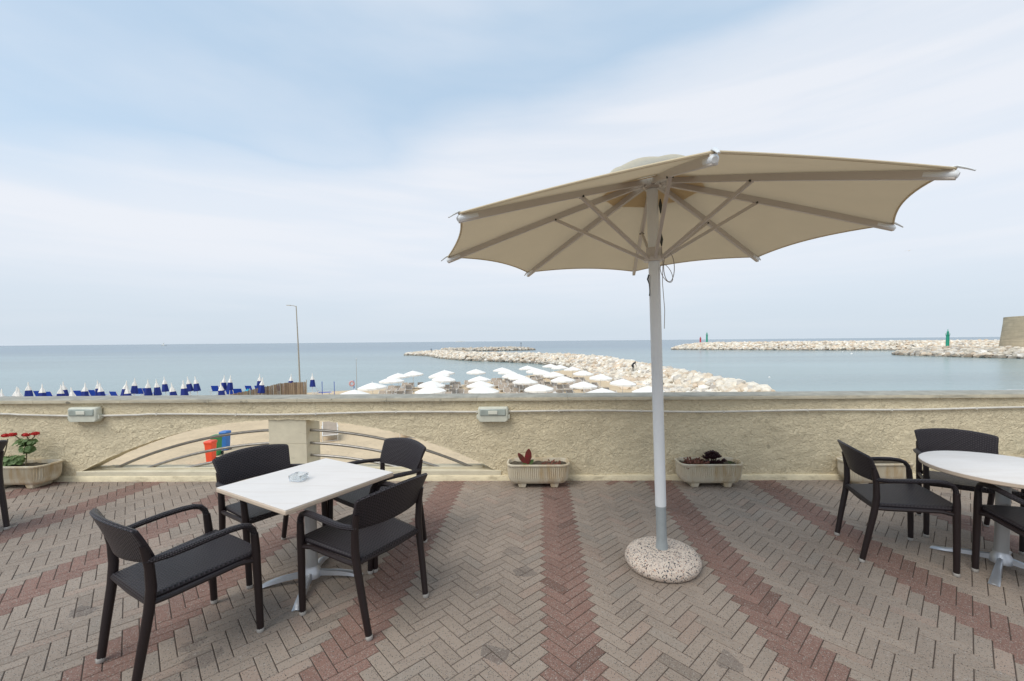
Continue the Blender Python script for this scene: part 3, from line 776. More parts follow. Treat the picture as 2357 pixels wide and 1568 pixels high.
for k in range(8):
    b = []
    for i in range(7):
        t = i/6; row = []
        for j in range(nseg+1):
            s = j/nseg; e = math.sin(math.pi*s)
            rr = .30*t; p = (cdir(k)*rr).lerp(cdir(k+1)*rr, s); z = ZA+.110-.088*t + .020*e*t**3
            row.append(p+pz*z)
        b.append(vt.add(row))
    for i in range(6):
        for j in range(nseg): vt.face((b[i]+j, b[i+1]+j, b[i+1]+j+1, b[i]+j+1))
vt.build('vent_cap', M['ventcloth'], um, smooth=30)
pa = MB()                                     # double cloth under the crown, orange colour paints in the vent's shade
for k in range(8):
    row0, row1 = [], []
    for j in range(9):
        s = j/8
        for rw, tt in ((row0, .10), (row1, .235)):
            rr, zz = ribp(tt); rw.append((cdir(k)*rr).lerp(cdir(k+1)*rr, s)+pz*(zz+.004))
    b0 = pa.add(row0); b1 = pa.add(row1)
    for j in range(8): pa.face((b0+j, b1+j, b1+j+1, b0+j+1))
pa.build('vent_shade_patch', M['canvas2'], can)
def plate(mb, r_, z0, z1, n=24): mb.tube([axm(z0), axm(z1)], r_, n)
mb = MB(); plate(mb, .062, ZA-.055, ZA-.030); plate(mb, .045, ZA-.065, ZA+.0)
for k in range(16): 
    q = k*math.pi/8; p = cpt(.066, q, ZA-.042); mb.tube([p-pz*.016, p+pz*.012], .006, 6)
mb.build('hub', M['ribmetal'], um)
mb = MB(); plate(mb, .050, ZN-.01, ZN+.075); plate(mb, .066, ZN-.012, ZN+.016)
rn = mb.build('runner', M['ribmetal'], um)
for k in range(8):
    d = cdir(k); mb = MB(); P = []
    for i in range(9):
        t = .045+(1.0-.045)*i/8; rr, zz = ribp(t); P.append(d*rr+pz*(zz-.012))
    side = d.cross(pz).normalized()
    rings = []
    for i, p in enumerate(P):
        wd = .013; hh = .019
        rings.append([p-side*wd-pz*hh, p+side*wd-pz*hh, p+side*wd+pz*hh, p-side*wd+pz*hh])
    mb.loft(rings); rb = mb.build('rib', M['ribmetal'], um, bevel=.003)
    e0 = P[-1]; e1 = d*(CR*1.006)+pz*(ZR-.016); em = P[-2].lerp(P[-1], .45)
    mb = MB(); mb.tube([em, e0, e1], [.0155, .0160, .010], 12, 1.1); mb.build('rib_cap', M['whitemetal'], rb)
    mb = MB(); mb.tube([e0+pz*.030-d*.04, e0+pz*.031+d*.005, e1+d*.025+pz*.018, e1+d*.045+pz*.004], [.011, .010, .007, .005], 8, .6); mb.build('canopy_clip', M['whitemetal'], rb)
    rr, zz = ribp(.45); a = d*rr+pz*(zz-.030); b_ = d*.058+pz*(ZN+.004)
    mb = MB()
    x = side; tdir = (b_-a).normalized(); zn = x.cross(tdir)
    mb.loft([[p+x*sx*.010+zn*sz*.010 for sx, sz in ((-1, -1), (1, -1), (1, 1), (-1, 1))] for p in (a-tdir*.015, b_)])
    mb.build('strut', M['ribmetal'], um, bevel=.002)
    mb = MB(); mb.tube([a-side*.018, a+side*.018], .006, 8); mb.build('bolt', M['darkmetal'], rb)
mb = MB(); qx = uu*.045-ww*.022+pz*.12
mb.tube([qx+pz*2.34, qx+pz*2.30, qx+pz*2.25], [.004, .012, .004], 8); mb.tube([qx+pz*2.12, qx+pz*2.08, qx+pz*2.04], [.004, .012, .004], 8); mb.build('pulley', M['darkmetal'], um)
mb = MB(); mb.tube([qx+pz*2.34, qx+uu*.004+pz*2.2, qx+pz*2.03, qx+uu*.006+pz*1.93, qx+pz*1.80, qx+uu*.010+pz*1.62, qx+uu*.004+pz*1.50], .0022, 5)
L_ = []
for i in range(25):
    q = i/24*2*math.pi; L_.append(qx+uu*(.045+.035*math.cos(q))+pz*(1.90+.095*math.sin(q)))
mb.tube(L_, .0026, 5)
L_ = []
for i in range(25):
    q = i/24*2*math.pi; L_.append(qx+uu*(.025+.04*math.cos(q+.6))-ww*.01+pz*(1.86+.06*math.sin(q)))
mb.tube(L_, .0022, 5)
mb.build('cord', M['rope'], um)
mb = MB(); q0 = uu*-.040-ww*.012+pz*.12
mb.tube([q0+pz*1.86, q0-uu*.008+pz*1.83, q0+pz*1.80, q0+uu*.003+pz*1.75, q0+pz*1.72], [.004, .006, .003, .002, .004], 6); mb.build('cleat', M['darkmetal'], um)
mb = MB(); mb.tube([uu*.02-ww*.040+pz*2.17, uu*.02-ww*.034+pz*2.17], .007, 8); mb.build('screw', M['darkmetal'], um)

# ------------------------------------------------------------------ beach: open white parasols
def beach_parasol():
    t = thing('beach_parasol', 'x', 'beach parasol', (0, 0, 0), 0, 'open white parasols on the beach')
    mb = MB(); n = 10
    for i in range(n):
        for j in range(4):
            a0, a1 = 2*math.pi*(i+j/4)/n, 2*math.pi*(i+(j+1)/4)/n
            def pr(t_, a, jj):
                e = 1-(2*jj-1)**2; r_ = 1.24*t_*(1-.05*e*t_); z = 2.32-.40*t_**1.25-.03*e*t_; return (r_*math.cos(a), r_*math.sin(a), z)
            prevb = None
            for t0 in (0.02, .35, .7, 1.0):
                b = mb.add([pr(t0, a0, j/4), pr(t0, a1, (j+1)/4)])
                if prevb is not None: mb.face((prevb, b, b+1, prevb+1))
                prevb = b
            p0, p1 = pr(1, a0, j/4), pr(1, a1, (j+1)/4); b = mb.add([p0, p1, (p1[0]*1.005, p1[1]*1.005, p1[2]-.14), (p0[0]*1.005, p0[1]*1.005, p0[2]-.14)]); mb.face((b, b+3, b+2, b+1))
    mb.build('canopy', M['white'], t, smooth=20)
    mb = MB(); mb.tube([(0, 0, 0), (0, 0, 2.42)], [.03, .02], 8); mb.build('pole', M['whiteframe'], t)
    return t
bp_ = beach_parasol(); sn = snap(bp_)
WCOL = [[(-14.1, 31.2), (-14.8, 36.7), (-15.2, 42.4), (-16.2, 47.6), (-15.7, 51.4)], [(-8.8, 33.5), (-10.0, 38.0), (-10.2, 43.6), (-11.7, 48.5), (-11.9, 52.1)], [(-4.6, 33.4), (-5.4, 37.5), (-6.2, 42.7), (-8.3, 53.6)],
        [(1.0, 28.9), (-0.1, 34.5), (-1.5, 40.3), (-2.3, 44.4), (-3.1, 47.3), (-4.2, 52.2), (-5.2, 56.5)], [(4.6, 31.2), (3.7, 36.3), (2.3, 42.0), (1.6, 47.9), (0.3, 50.8), (-0.6, 54.9), (-1.8, 60.2)],
        [(8.4, 32.4), (7.5, 38.5), (6.3, 44.1), (5.1, 49.9), (4.4, 56.9), (2.9, 61.4), (1.5, 64.4)]]
ORD = 'first second third fourth fifth sixth seventh eighth ninth tenth eleventh twelfth thirteenth fourteenth fifteenth sixteenth seventeenth eighteenth nineteenth twentieth'.split()
ORD += ['twenty-'+o_ for o_ in ORD[:9]]
WP = [p for c_ in WCOL for p in c_]
WL = ['open white parasol, %s from the wall in the %s row from the left' % (('nearest' if j == 0 else ORD[j]), ORD[i]) for i, c_ in enumerate(WCOL) for j in range(len(c_))]
WL = [q.replace('nearest from the wall', 'closest to the wall') for q in WL]
rs = random.Random(21)
def sz_(x, y): return sandz(x, y)
for i, (x, y) in enumerate(WP):
    place(sn, (x, y, -4.33), rs.uniform(0, 6), WL[i], i == 0, 1.0+.0*y, (R(rs.uniform(-3, 3)), R(rs.uniform(-3, 3))))
# taupe loungers
def lounger(name, cat, group, fab, wd, back=.62, ang=55):
    t = thing(name, 'x', cat, (0, 0, 0), 0, group)
    mb = MB(); h = .34
    for s in (-1, 1):
        mb.tube([(s*wd/2, -.95, h), (s*wd/2, .95, h)], .022, 6)
        for y in (-.72, .62): mb.tube([(s*wd/2, y-.08, h), (s*wd/2, y, 0)], .02, 6); mb.tube([(s*wd/2, y+.12, h), (s*wd/2, y, 0)], .02, 6)
        bx = .38; mb.tube([(s*wd/2, bx, h), (s*wd/2, bx+back*math.cos(R(ang)), h+back*math.sin(R(ang)))], .02, 6)
        mb.tube([(s*(wd/2+.03), .2, h), (s*(wd/2+.03), .05, h+.2), (s*(wd/2+.03), .45, h+.22)], .018, 6)
    mb.tube([(-wd/2, -.95, h), (wd/2, -.95, h)], .022, 6); mb.tube([(-wd/2, -.72, .03), (wd/2, -.72, .03)], .018, 6); mb.tube([(-wd/2, .62, .03), (wd/2, .62, .03)], .018, 6)
    mb.build('frame', M['whiteframe'], t)
    mb = MB(); mb.box(-wd/2+.02, wd/2-.02, -.93, .38, h-.01, h+.01); mb.build('seat', fab, t)
    mb = MB(); m2 = Matrix.Translation((0, .38, h)) @ Matrix.Rotation(R(ang), 4, 'X'); mb.box(-wd/2+.02, wd/2-.02, 0, back, -.01, .01, m2); mb.build('backrest', fab, t)
    return t
lg = lounger('sun_lounger', 'sun lounger', 'taupe sun loungers on the beach', M['taupe'], .72, .58, 40); sn = snap(lg)
first = True
LP = []
for (x, y) in WP:
    for dx in (-1.25, -.35, .75, 1.6):
        LP.append((x+dx+rs.uniform(-.1, .1), y+.4+rs.uniform(-.5, .5), 10+rs.uniform(-8, 8)))
        if dx in (-.35, .75) and y > 34: LP.append((x+dx+rs.uniform(-.3, .3), y-2.2+rs.uniform(-.3, .3), rs.uniform(-10, 10)))
LP = [p for i, p in enumerate(LP) if all((p[0]-q[0])**2*1.2+(p[1]-q[1])**2*.32 > .75 for q in LP[:i])]
for (x, y, a) in LP:
    place(sn, (x, y, sandz(x, y)-.02), R(a), 'taupe sun lounger with white frame among the white parasols', first); first = False
for (x, y, a, lab) in ((-12.75, 24.9, 27, 'taupe sun lounger with white frame seen through the arch right of the pillar'), (-14.45, 24.4, 27, 'taupe sun lounger half hidden behind the arch pillar'), (-8.3, 25.6, 18, 'taupe sun lounger whose top shows at the right of the arch above the chair')):
    o = place(sn, (x, y, sandz(x, y)-.02), R(a), lab, False); o.scale = (1.12, 1.12, 1.25)

# closed blue and white parasols
def closed():
    t = thing('closed_parasol', 'x', 'beach parasol', (0, 0, 0), 0, 'closed navy and white parasols at the left')
    n = 16
    def prof(P): 
        mb = MB(); rings = []
        for r_, z in P: rings.append([(r_*(1+.16*math.cos(5*q*2*math.pi/n*1.0))*math.cos(2*math.pi*q/n), r_*(1+.16*math.cos(5*q*2*math.pi/n))*math.sin(2*math.pi*q/n), z) for q in range(n)])
        mb.loft(rings); return mb
    tp = prof([(.20, 1.82), (.165, 1.95), (.10, 2.14), (.045, 2.26), (.035, 2.46), (.012, 2.58)]); tp.build('canopy_top', M['white'], t, smooth=60)
    cn = prof([(.27, 1.06), (.275, 1.10), (.25, 1.30), (.21, 1.65), (.185, 1.85), (.1, 1.88)]); cn.build('canopy', M['navy'], t, smooth=60)
    mb = MB(); mb.tube([(0, 0, 0), (0, 0, 1.3)], .025, 8); mb.build('pole', M['whiteframe'], t)
    return t
cl = closed(); sn = snap(cl)
CP = [(-40.4, 30.4), (-41.4, 31.9), (-40.0, 31.3), (-45.3, 36.0), (-41.7, 34.1), (-39.5, 33.4), (-42.3, 36.3), (-35.8, 31.4), (-39.0, 34.9), (-40.4, 37.5), (-37.2, 34.8), (-37.4, 36.6), (-33.4, 33.2), (-39.4, 39.6), (-36.1, 37.7),
      (-35.5, 38.1), (-37.5, 41.1), (-30.9, 34.7), (-32.1, 37.1), (-35.1, 41.3), (-34.4, 41.3), (-32.5, 42.1), (-27.3, 35.2), (-31.9, 42.1), (-29.8, 43.6), (-26.7, 39.2), (-26.3, 43.3), (-24.6, 44.5)]
CP.sort(key=lambda q: q[0]/q[1])
for i, (x, y) in enumerate(CP):
    lab = 'closed navy parasol with white tip, %s from the left along the waterline' % ORD[i]
    if i == len(CP)-1: lab = 'closed navy parasol with white tip just right of the reed screen'
    o = place(sn, (x, y, -4.25), rs.uniform(0, 6), lab, i == 0, 1.0, (R(rs.uniform(-2, 2)), R(rs.uniform(-7, -2))))
bl = lounger('blue_lounger', 'sun lounger', 'blue sun loungers at the left of the beach', M['blue'], .86, .72, 68); sn = snap(bl)
BP = [(-57.2, 43.3), (-54.1, 44.4), (-52.0, 43.6), (-49.7, 44.4), (-48.6, 44.9), (-44.6, 43.3), (-45.1, 46.4), (-44.1, 46.4), (-38.0, 48.5), (-36.9, 48.4), (-34.0, 45.5), (-33.0, 45.2), (-33.8, 48.3), (-32.7, 48.3), (-30.1, 48.2), (-26.4, 43.1)]
BP.sort(key=lambda q: q[0]/q[1])
for i, (x, y) in enumerate(BP):
    place(sn, (x, y, -4.35), R(180+rs.uniform(-12, 12)), 'blue sun lounger with raised back among navy parasols, %s from the left' % ORD[i], i == 0)
o = place(sn, (-24.1, 45.6, -4.3), R(120), 'blue sun lounger with raised back just right of the reed screen', False)
t = thing('float_ball', 'turquoise inflatable on the sand between the blue loungers', 'inflatable', (-32.0, 45.0, -4.3))
mb = MB(); mb.lathe([(.02, 0)]+[(.42*math.sin(q*math.pi/12), .42-.42*math.cos(q*math.pi/12)) for q in range(1, 12)]+[(.02, .84)], 20); mb.build('ball', M['turq'], t, smooth=80)
mb = MB(); mb.lathe([(.05, .82), (.07, .87), (.03, .90)], 10); mb.build('valve', M['turq'], t)
# reed screen
t = thing('reed_screen', 'brown reed windbreak fence in front of the lamp post', 'fence', (0, 0, 0))
def scr(x0, y0, x1, y1, za, zb, n=60):
    mb = MB(); zt = []
    for i in range(n):
        u0 = i/n; x, y = x0+(x1-x0)*u0, y0+(y1-y0)*u0; dx, dy = (x1-x0)/n, (y1-y0)/n; z1 = za+(zb-za)*u0+rs.uniform(-.04, .04)
        mb.tube([(x, y, -4.6), (x+rs.uniform(-.02, .02), y, z1)], math.hypot(dx, dy)*.55, 6)
    return mb
scr(-29.5, 37.5, -25.3, 40.2, -3.35, -2.35, 90).build('reed_panel', M['reed'], t)
scr(-25.3, 40.2, -22.55, 39.8, -2.35, -2.2, 50).build('reed_panel', M['reed'], t)
for x, y, z in ((-29.5, 37.45, -3.1), (-27.4, 38.8, -2.7), (-25.3, 40.1, -2.3), (-22.5, 39.7, -2.0)):
    mb = MB(); mb.tube([(x, y, -4.6), (x, y, z)], .04, 8); mb.build('post', M['polegrey'], t)
# lamp post
t = thing('lamp_post', 'tall slim grey lamp post rising behind the reed screen', 'street lamp', (-26.8, 46, -4.4))
mb = MB(); mb.tube([(0, 0, 0), (0, 0, 1.2), (-.05, 0, 5), (-.16, 0, 10.05)], [.10, .085, .07, .045], 10); mb.build('pole', M['polegrey'], t)
mb = MB(); mb.tube([(-.16, 0, 9.98), (-.45, 0, 10.08), (-.80, 0, 10.12)], .03, 8); mb.build('arm', M['polegrey'], t)
mb = MB(); mb.loft([[(-.78, -.09, 10.08), (-.78, .09, 10.08), (-.78, .06, 10.16), (-.78, -.06, 10.16)], [(-1.22, -.11, 10.11), (-1.22, .11, 10.11), (-1.22, .05, 10.18), (-1.22, -.05, 10.18)]]); mb.build('lamp_head', M['polegrey'], t)
t = thing('flag_mast', 'very thin grey mast at the waterline right of the reed screen', 'mast', (-23.3, 52.5, -4.6))
mb = MB(); mb.tube([(0, 0, 0), (0, 0, 4.1)], [.035, .02], 8); mb.build('pole', M['polegrey'], t)
mb = MB(); mb.lathe([(.01, 4.1), (.05, 4.14), (.01, 4.2)], 8); mb.build('finial', M['whiteframe'], t)
for x, y, lab in ((-23.2, 43.9, 'thin blue post on the sand, nearest the blue lounger'), (-21.9, 43.9, 'thin blue post on the sand, middle of the three blue posts')):
    t = thing('blue_post', lab, 'post', (x, y, -4.4), 0, 'thin blue posts on the sand')
    mb = MB(); mb.tube([(0, 0, 0), (0, 0, 1.75)], .03, 8); mb.build('shaft', M['blue'], t)
    mb = MB(); mb.lathe([(.02, 1.74), (.045, 1.76), (.045, 1.8), (.01, 1.83)], 8); mb.build('post_cap', M['blue'], t)
t = thing('life_ring_post', 'faded red life ring hanging on a blue post by the water', 'life ring', (-22.5, 49.5, -4.5), R(20))
mb = MB(); mb.tube([(.18, 0, 0), (.18, 0, 1.5)], .045, 8); mb.build('post', M['blue'], t)
mb = MB(); P = [((.24)*math.cos(i*math.pi/10)-.05, -.08, 1.15+.26*math.sin(i*math.pi/10)) for i in range(21)]; mb.tube(P, .10, 8); mb.build('ring', M['pink'], t, smooth=80)

# wheelie bins
def bin_(loc, m, label, rz=0):
    t = thing('wheelie_bin', label, 'bin', loc, R(rz), 'wheelie bins on the sand'); t.scale = (.72, .8, 1)
    mb = MB(); mb.loft([[(sx*a, sy*b, z) for sx, sy in ((-1, -1), (1, -1), (1, 1), (-1, 1))] for a, b, z in ((.185, .19, .04), (.235, .25, .92), (.26, .275, .925), (.26, .275, .98))]); mb.build('body', m, t, bevel=.02)
    mb = MB(); mb.loft([[(sx*a, sy*b, z) for sx, sy in ((-1, -1), (1, -1), (1, 1), (-1, 1))] for a, b, z in ((.27, .29, .985), (.27, .29, 1.02), (.22, .24, 1.07))]); mb.build('lid', m, t, bevel=.015)
    mb = MB(); mb.tube([(-.2, .31, .98), (-.2, .36, 1.0), (.2, .36, 1.0), (.2, .31, .98)], .018, 8); mb.build('handle', m, t)
    for s in (-1, 1):
        mb = MB(); mb.tube([(s*.21, .20, .1), (s*.27, .20, .1)], .1, 16); mb.build('wheel', M['rubber'], t)
bin_((-16.25, 20.1, -4.27), M['binred'], 'orange red wheelie bin seen through the arch', 8)
bin_((-16.9, 21.3, -4.27), M['bingreen'], 'green wheelie bin seen through the arch between red and blue bins', 5)
bin_((-17.2, 22.3, -4.27), M['binblue'], 'blue wheelie bin seen through the arch behind the green one', 5)

# ------------------------------------------------------------------ rock jetties
PHI = (1+5**.5)/2
ICO_V = [Vector(p).normalized() for p in ((-1, PHI, 0), (1, PHI, 0), (-1, -PHI, 0), (1, -PHI, 0), (0, -1, PHI), (0, 1, PHI), (0, -1, -PHI), (0, 1, -PHI), (PHI, 0, -1), (PHI, 0, 1), (-PHI, 0, -1), (-PHI, 0, 1))]
ICO_F = [(0, 11, 5), (0, 5, 1), (0, 1, 7), (0, 7, 10), (0, 10, 11), (1, 5, 9), (5, 11, 4), (11, 10, 2), (10, 7, 6), (7, 1, 8), (3, 9, 4), (3, 4, 2), (3, 2, 6), (3, 6, 8), (3, 8, 9), (4, 9, 5), (2, 4, 11), (6, 2, 10), (8, 6, 7), (9, 8, 1)]
def chunk(mb, c, r_, rs, col):
    mb.cc = col; s = (rs.uniform(.75, 1.3), rs.uniform(.75, 1.3), rs.uniform(.55, .95)); a = rs.uniform(0, 6.3); ca, sa = math.cos(a), math.sin(a)
    P = []
    for v in ICO_V:
        k = r_*rs.uniform(.78, 1.15); x, y, z = v.x*s[0]*k, v.y*s[1]*k, v.z*s[2]*k; P.append((c[0]+ca*x-sa*y, c[1]+sa*x+ca*y, c[2]+z))
    b = mb.add(P)
    for f in ICO_F: mb.face([b+i for i in f])
def rockcol(rs, z, dark=0.0):
    t = rs.random(); c = (0.72, 0.65, 0.54) if t < .5 else ((0.66, 0.54, 0.41) if t < .75 else ((0.78, 0.73, 0.65) if t < .92 else (0.50, 0.45, 0.39)))
    k = rs.uniform(.8, 1.12)*(1-dark*rs.uniform(.2, .9))
    if z < -4.32: k *= rs.uniform(.30, .65)       # wet, weeded stones at the waterline
    return tuple(q*k for q in c)
def interp(path, t):
    L = [0]
    for a, b in zip(path, path[1:]): L.append(L[-1]+math.dist(a[:2], b[:2]))
    s = t*L[-1]
    for i in range(len(path)-1):
        if s <= L[i+1]+1e-9:
            u = (s-L[i])/max(1e-6, L[i+1]-L[i]); p = [path[i][k]+(path[i+1][k]-path[i][k])*u for k in range(len(path[i]))]
            dx, dy = path[i+1][0]-path[i][0], path[i+1][1]-path[i][1]; l = math.hypot(dx, dy); return p, (dx/l, dy/l)
def pile(path, n, rs, size=(.5, .95), dark=0.0, keep=None):
    # path points: x, y, half width, crest height above water
    out = []
    for _ in range(n):
        p, d = interp(path, rs.random()); u = rs.uniform(-1, 1); hw, hgt = p[2], p[3]
        x = p[0]-d[1]*u*hw; y = p[1]+d[0]*u*hw; z = -4.85+hgt*(1-abs(u)**1.6)+rs.uniform(-.2, .2)
        out.append((x, y, z, rs.uniform(*size)))
    return out
rs = random.Random(77)
J1 = [(20.5, 38, 2.2, 1.6), (19.3, 44, 2.6, 2.0), (17.6, 52, 3.2, 2.3), (16.2, 62, 3.6, 2.4), (15.2, 74, 4.2, 2.5), (13.2, 88, 4.6, 2.6), (9.5, 103, 4.8, 2.6), (2.5, 119, 4.6, 2.5), (-9, 130, 4.6, 2.5), (-22, 141, 4.8, 2.5), (-34, 160, 5, 2.5), (-45, 186, 5, 2.4), (-57, 197, 3.4, 1.7), (-64, 197, 1.6, .8)]
allr = pile(J1, 8200, rs, (.32, .72))
# rocks spilling onto the sand on the beach side of the jetty root
for _ in range(520):
    y = rs.uniform(42, 96); p = min(J1, key=lambda q: abs(q[1]-y)); k = 1-(y-42)/60
    x = p[0]-p[2]-abs(rs.gauss(0, 2.1*max(.3, k))); allr.append((x, y, sandz(x, y)+rs.uniform(-.1, .25), rs.uniform(.3, .7)))
allr.sort(key=lambda r_: r_[1]/r_[3])
near = [r_ for r_ in allr if r_[1] < 85][:1100]
near = sorted(near, key=lambda r_: -(r_[2]+4.75)*.2+r_[1]/r_[3]*.01)[:260]
ns = set(id(r_) for r_ in near); rest = [r_ for r_ in allr if id(r_) not in ns]
mb = MB()
for x, y, z, s in rest: chunk(mb, (x, y, z), s, rs, rockcol(rs, z))
mb.cc = (0.45, 0.38, 0.30)
rr_ = []
for i in range(120):
    p, d = interp(J1, i/119); rr_.append([(p[0]-d[1]*u*p[2]*.9, p[1]+d[0]*u*p[2]*.9, -5.2+(p[3]-.1)*(1-abs(u)**1.6)+.2) for u in (-1, -.6, -.25, .25, .6, 1)])
for i in range(119):
    b = mb.add(rr_[i]); b2 = mb.add(rr_[i+1])
    for j in range(5): mb.face((b+j, b+j+1, b2+j+1, b2+j))
o = mb.build('rock_jetty', M['rock'], smooth=0); tag(o, 'long curving jetty of pale limestone boulders beyond the white parasols', 'jetty', kind='stuff')
protos = []
for k in range(7):
    m_ = MB(); rs2 = random.Random(100+k); m_.cc = None
    P = []
    s = (rs2.uniform(.85, 1.25), rs2.uniform(.8, 1.1), rs2.uniform(.6, .9))
    for v in ICO_V: q = rs2.uniform(.8, 1.15); P.append((v.x*s[0]*q, v.y*s[1]*q, v.z*s[2]*q))
    b = m_.add(P)
    for f in ICO_F: m_.face([b+i for i in f])
    protos.append(m_.build('boulder', (M['rock1'], M['rock2'], M['rock1'], M['rock3'], M['rock1'], M['rock2'], M['rock1'])[k], smooth=0, bevel=.12, seg=2))
for i, (x, y, z, s) in enumerate(near):
    if i < 7: o = protos[i]
    else: o = protos[i % 7].copy(); C.objects.link(o)
    o.location = (x, y, z); o.scale = (s, s, s); o.rotation_euler = (rs.uniform(-.3, .3), rs.uniform(-.3, .3), rs.uniform(0, 6.28))
    tag(o, 'pale limestone boulder at the beach end of the curving rock jetty', 'boulder', 'boulders at the beach end of the jetty')
# second mole further out
mb = MB(); J2 = [(-62, 262, 4, 1.8), (-40, 272, 5, 2.0), (-20, 282, 5, 2.2), (-9, 286, 3, 1.6), (-4, 288, 1.2, .6)]
for x, y, z, s in pile(J2, 900, rs, (.6, 1.2), .25): chunk(mb, (x, y, z), s, rs, rockcol(rs, z, .3))
o = mb.build('rock_reef', M['rock'], smooth=0); tag(o, 'low far rock reef showing behind the curving jetty', 'reef', kind='stuff')
# harbour breakwater
mb = MB(); J3 = [(84, 268, 1.5, .8), (90, 266, 4, 2.8), (100, 262, 7, 4.0), (140, 238, 8, 4.4), (190, 214, 8, 4.4), (240, 196, 8, 4.4), (300, 180, 8, 4.4)]
for x, y, z, s in pile(J3, 10500, rs, (.55, 1.05)): chunk(mb, (x, y, z), s, rs, rockcol(rs, z))
mb.cc = (0.40, 0.36, 0.30); rr_ = []
for i in range(60):
    p, d = interp(J3, i/59); rr_.append([(p[0]-d[1]*u*p[2]*.9, p[1]+d[0]*u*p[2]*.9, -5.2+(p[3]-.1)*(1-abs(u)**1.6)+.2) for u in (-1, -.6, -.25, .25, .6, 1)])
for i in range(59):
    b = mb.add(rr_[i]); b2 = mb.add(rr_[i+1])
    for j in range(5): mb.face((b+j, b+j+1, b2+j+1, b2+j))
o = mb.build('breakwater', M['rock'], smooth=0); tag(o, 'long straight harbour breakwater of pale rubble on the horizon', 'breakwater', kind='stuff')
# near quay rocks below the tower
mb = MB(); J4 = [(131, 157, 1.0, .5), (133, 154, 3.5, 1.8), (136, 146, 6, 2.6), (140, 134, 8, 2.8), (146, 122, 9, 3.0), (160, 110, 10, 3.0), (185, 100, 10, 3.0)]
for x, y, z, s in pile(J4, 3600, rs, (.5, 1.15), .25): chunk(mb, (x, y, z), s, rs, rockcol(rs, z, .35))
mb.cc = (0.30, 0.26, 0.22); rr_ = []
for i in range(60):
    p, d = interp(J4, i/59); rr_.append([(p[0]-d[1]*u*p[2]*.9, p[1]+d[0]*u*p[2]*.9, -5.2+(p[3]-.1)*(1-abs(u)**1.6)+.2) for u in (-1, -.6, -.25, .25, .6, 1)])
for i in range(59):
    b = mb.add(rr_[i]); b2 = mb.add(rr_[i+1])
    for j in range(5): mb.face((b+j, b+j+1, b2+j+1, b2+j))
o = mb.build('quay_rocks', M['rock'], smooth=0); tag(o, 'darker rock bank in front of the round stone tower', 'rock bank', kind='stuff')

# ------------------------------------------------------------------ tower, beacons, mast
TX, TY, TRd = 159, 126, 15.5
t = thing('stone_tower', 'round sloping sided ochre stone tower at the right edge by the harbour', 'tower', (TX, TY, -3))
mb = MB(); mb.lathe([(TRd+.95, -1.5), (TRd+.9, 0), (TRd+.45, 4.2), (TRd, 9.0), (TRd-.05, 10.35)], 96); mb.build('wall', M['stone'], t, smooth=60)
mb = MB(); mb.lathe([(TRd-.05, 10.352), (TRd-.04, 10.40), (TRd-.05, 10.70), (TRd-.6, 10.72), (.2, 10.6)], 96); mb.build('parapet', M['stone'], t, smooth=30)
t = thing('flagpole', 'white flagpole on top of the round stone tower', 'flagpole', (151.0, 120, 7.3))
mb = MB(); mb.tube([(0, 0, 0), (.1, 0, 8.5)], [.12, .06], 8); mb.build('pole', M['whiteframe'], t)
mb = MB(); mb.lathe([(.02, 8.5), (.14, 8.6), (.02, 8.75)], 8, .1, 0); mb.build('finial', M['whiteframe'], t)
def beacon(loc, m, label, h, r_):
    t = thing('harbour_beacon', label, 'beacon', loc)
    mb = MB(); mb.lathe([(r_*1.15, 0), (r_, .3), (r_*.92, h*.62), (r_*.92, h*.70)], 20); mb.build('tower', m, t, smooth=50)
    mb = MB(); mb.lathe([(r_*1.2, h*.70), (r_*1.2, h*.73), (r_*.6, h*.735), (r_*.55, h*.84), (r_*.75, h*.85), (r_*.2, h*.92), (r_*.12, h)], 16); mb.build('lantern', m, t, smooth=30)
    mb = MB(); P = [(r_*1.15*math.cos(i*math.pi/8), r_*1.15*math.sin(i*math.pi/8), h*.79) for i in range(17)]; mb.tube(P, .04, 6)
    for i in range(0, 16, 2): mb.tube([(P[i][0], P[i][1], h*.73), P[i]], .03, 5)
    mb.build('railing', m, t)
beacon((141.9, 148.5, -2.9), M['greenp'], 'green harbour beacon in front of the long breakwater near the tower', 7.3, .50)
beacon((103.6, 262, -.9), M['greenp'], 'far green beacon at the left end of the breakwater', 7.2, .55)
beacon((101.9, 268, -1.2), M['redp'], 'small far red beacon at the left end of the breakwater', 4.6, .50)

# buoys, boats, gull
for x, y, s, lab in ((37.2, 68.5, .16, 'small white buoy floating right of the jetty root'), (121.7, 165.8, .42, 'white buoy floating just off the breakwater'), (137, 192, .30, 'smaller pale buoy beside the white one off the breakwater')):
    t = thing('buoy', lab, 'buoy', (x, y, -4.78), 0, 'white buoys in the harbour')
    mb = MB(); mb.lathe([(.02*s, -.6*s)]+[(s*math.sin(q*math.pi/10), s*.3-s*math.cos(q*math.pi/10)) for q in range(1, 10)]+[(.02, s*1.3)], 16); mb.build('float', M['whiteframe'], t, smooth=80)
    mb = MB(); mb.tube([(0, 0, s*1.25), (0, 0, s*1.7)], s*.12, 8); mb.build('eye', M['whiteframe'], t)
t = thing('sailing_boat', 'tiny white sailing boat on the horizon at the left', 'boat', (-1370, 1500, -4.75), R(20)); t.scale = (1.5,)*3
mb = MB(); mb.loft([[(x, -w_, .0), (x, w_, 0), (x, w_*1.3, 1.4), (x, -w_*1.3, 1.4)] for x, w_ in ((-6, .9), (-2, 1.6), (3, 1.3), (6.5, .1))]); mb.build('hull', M['whiteframe'], t)
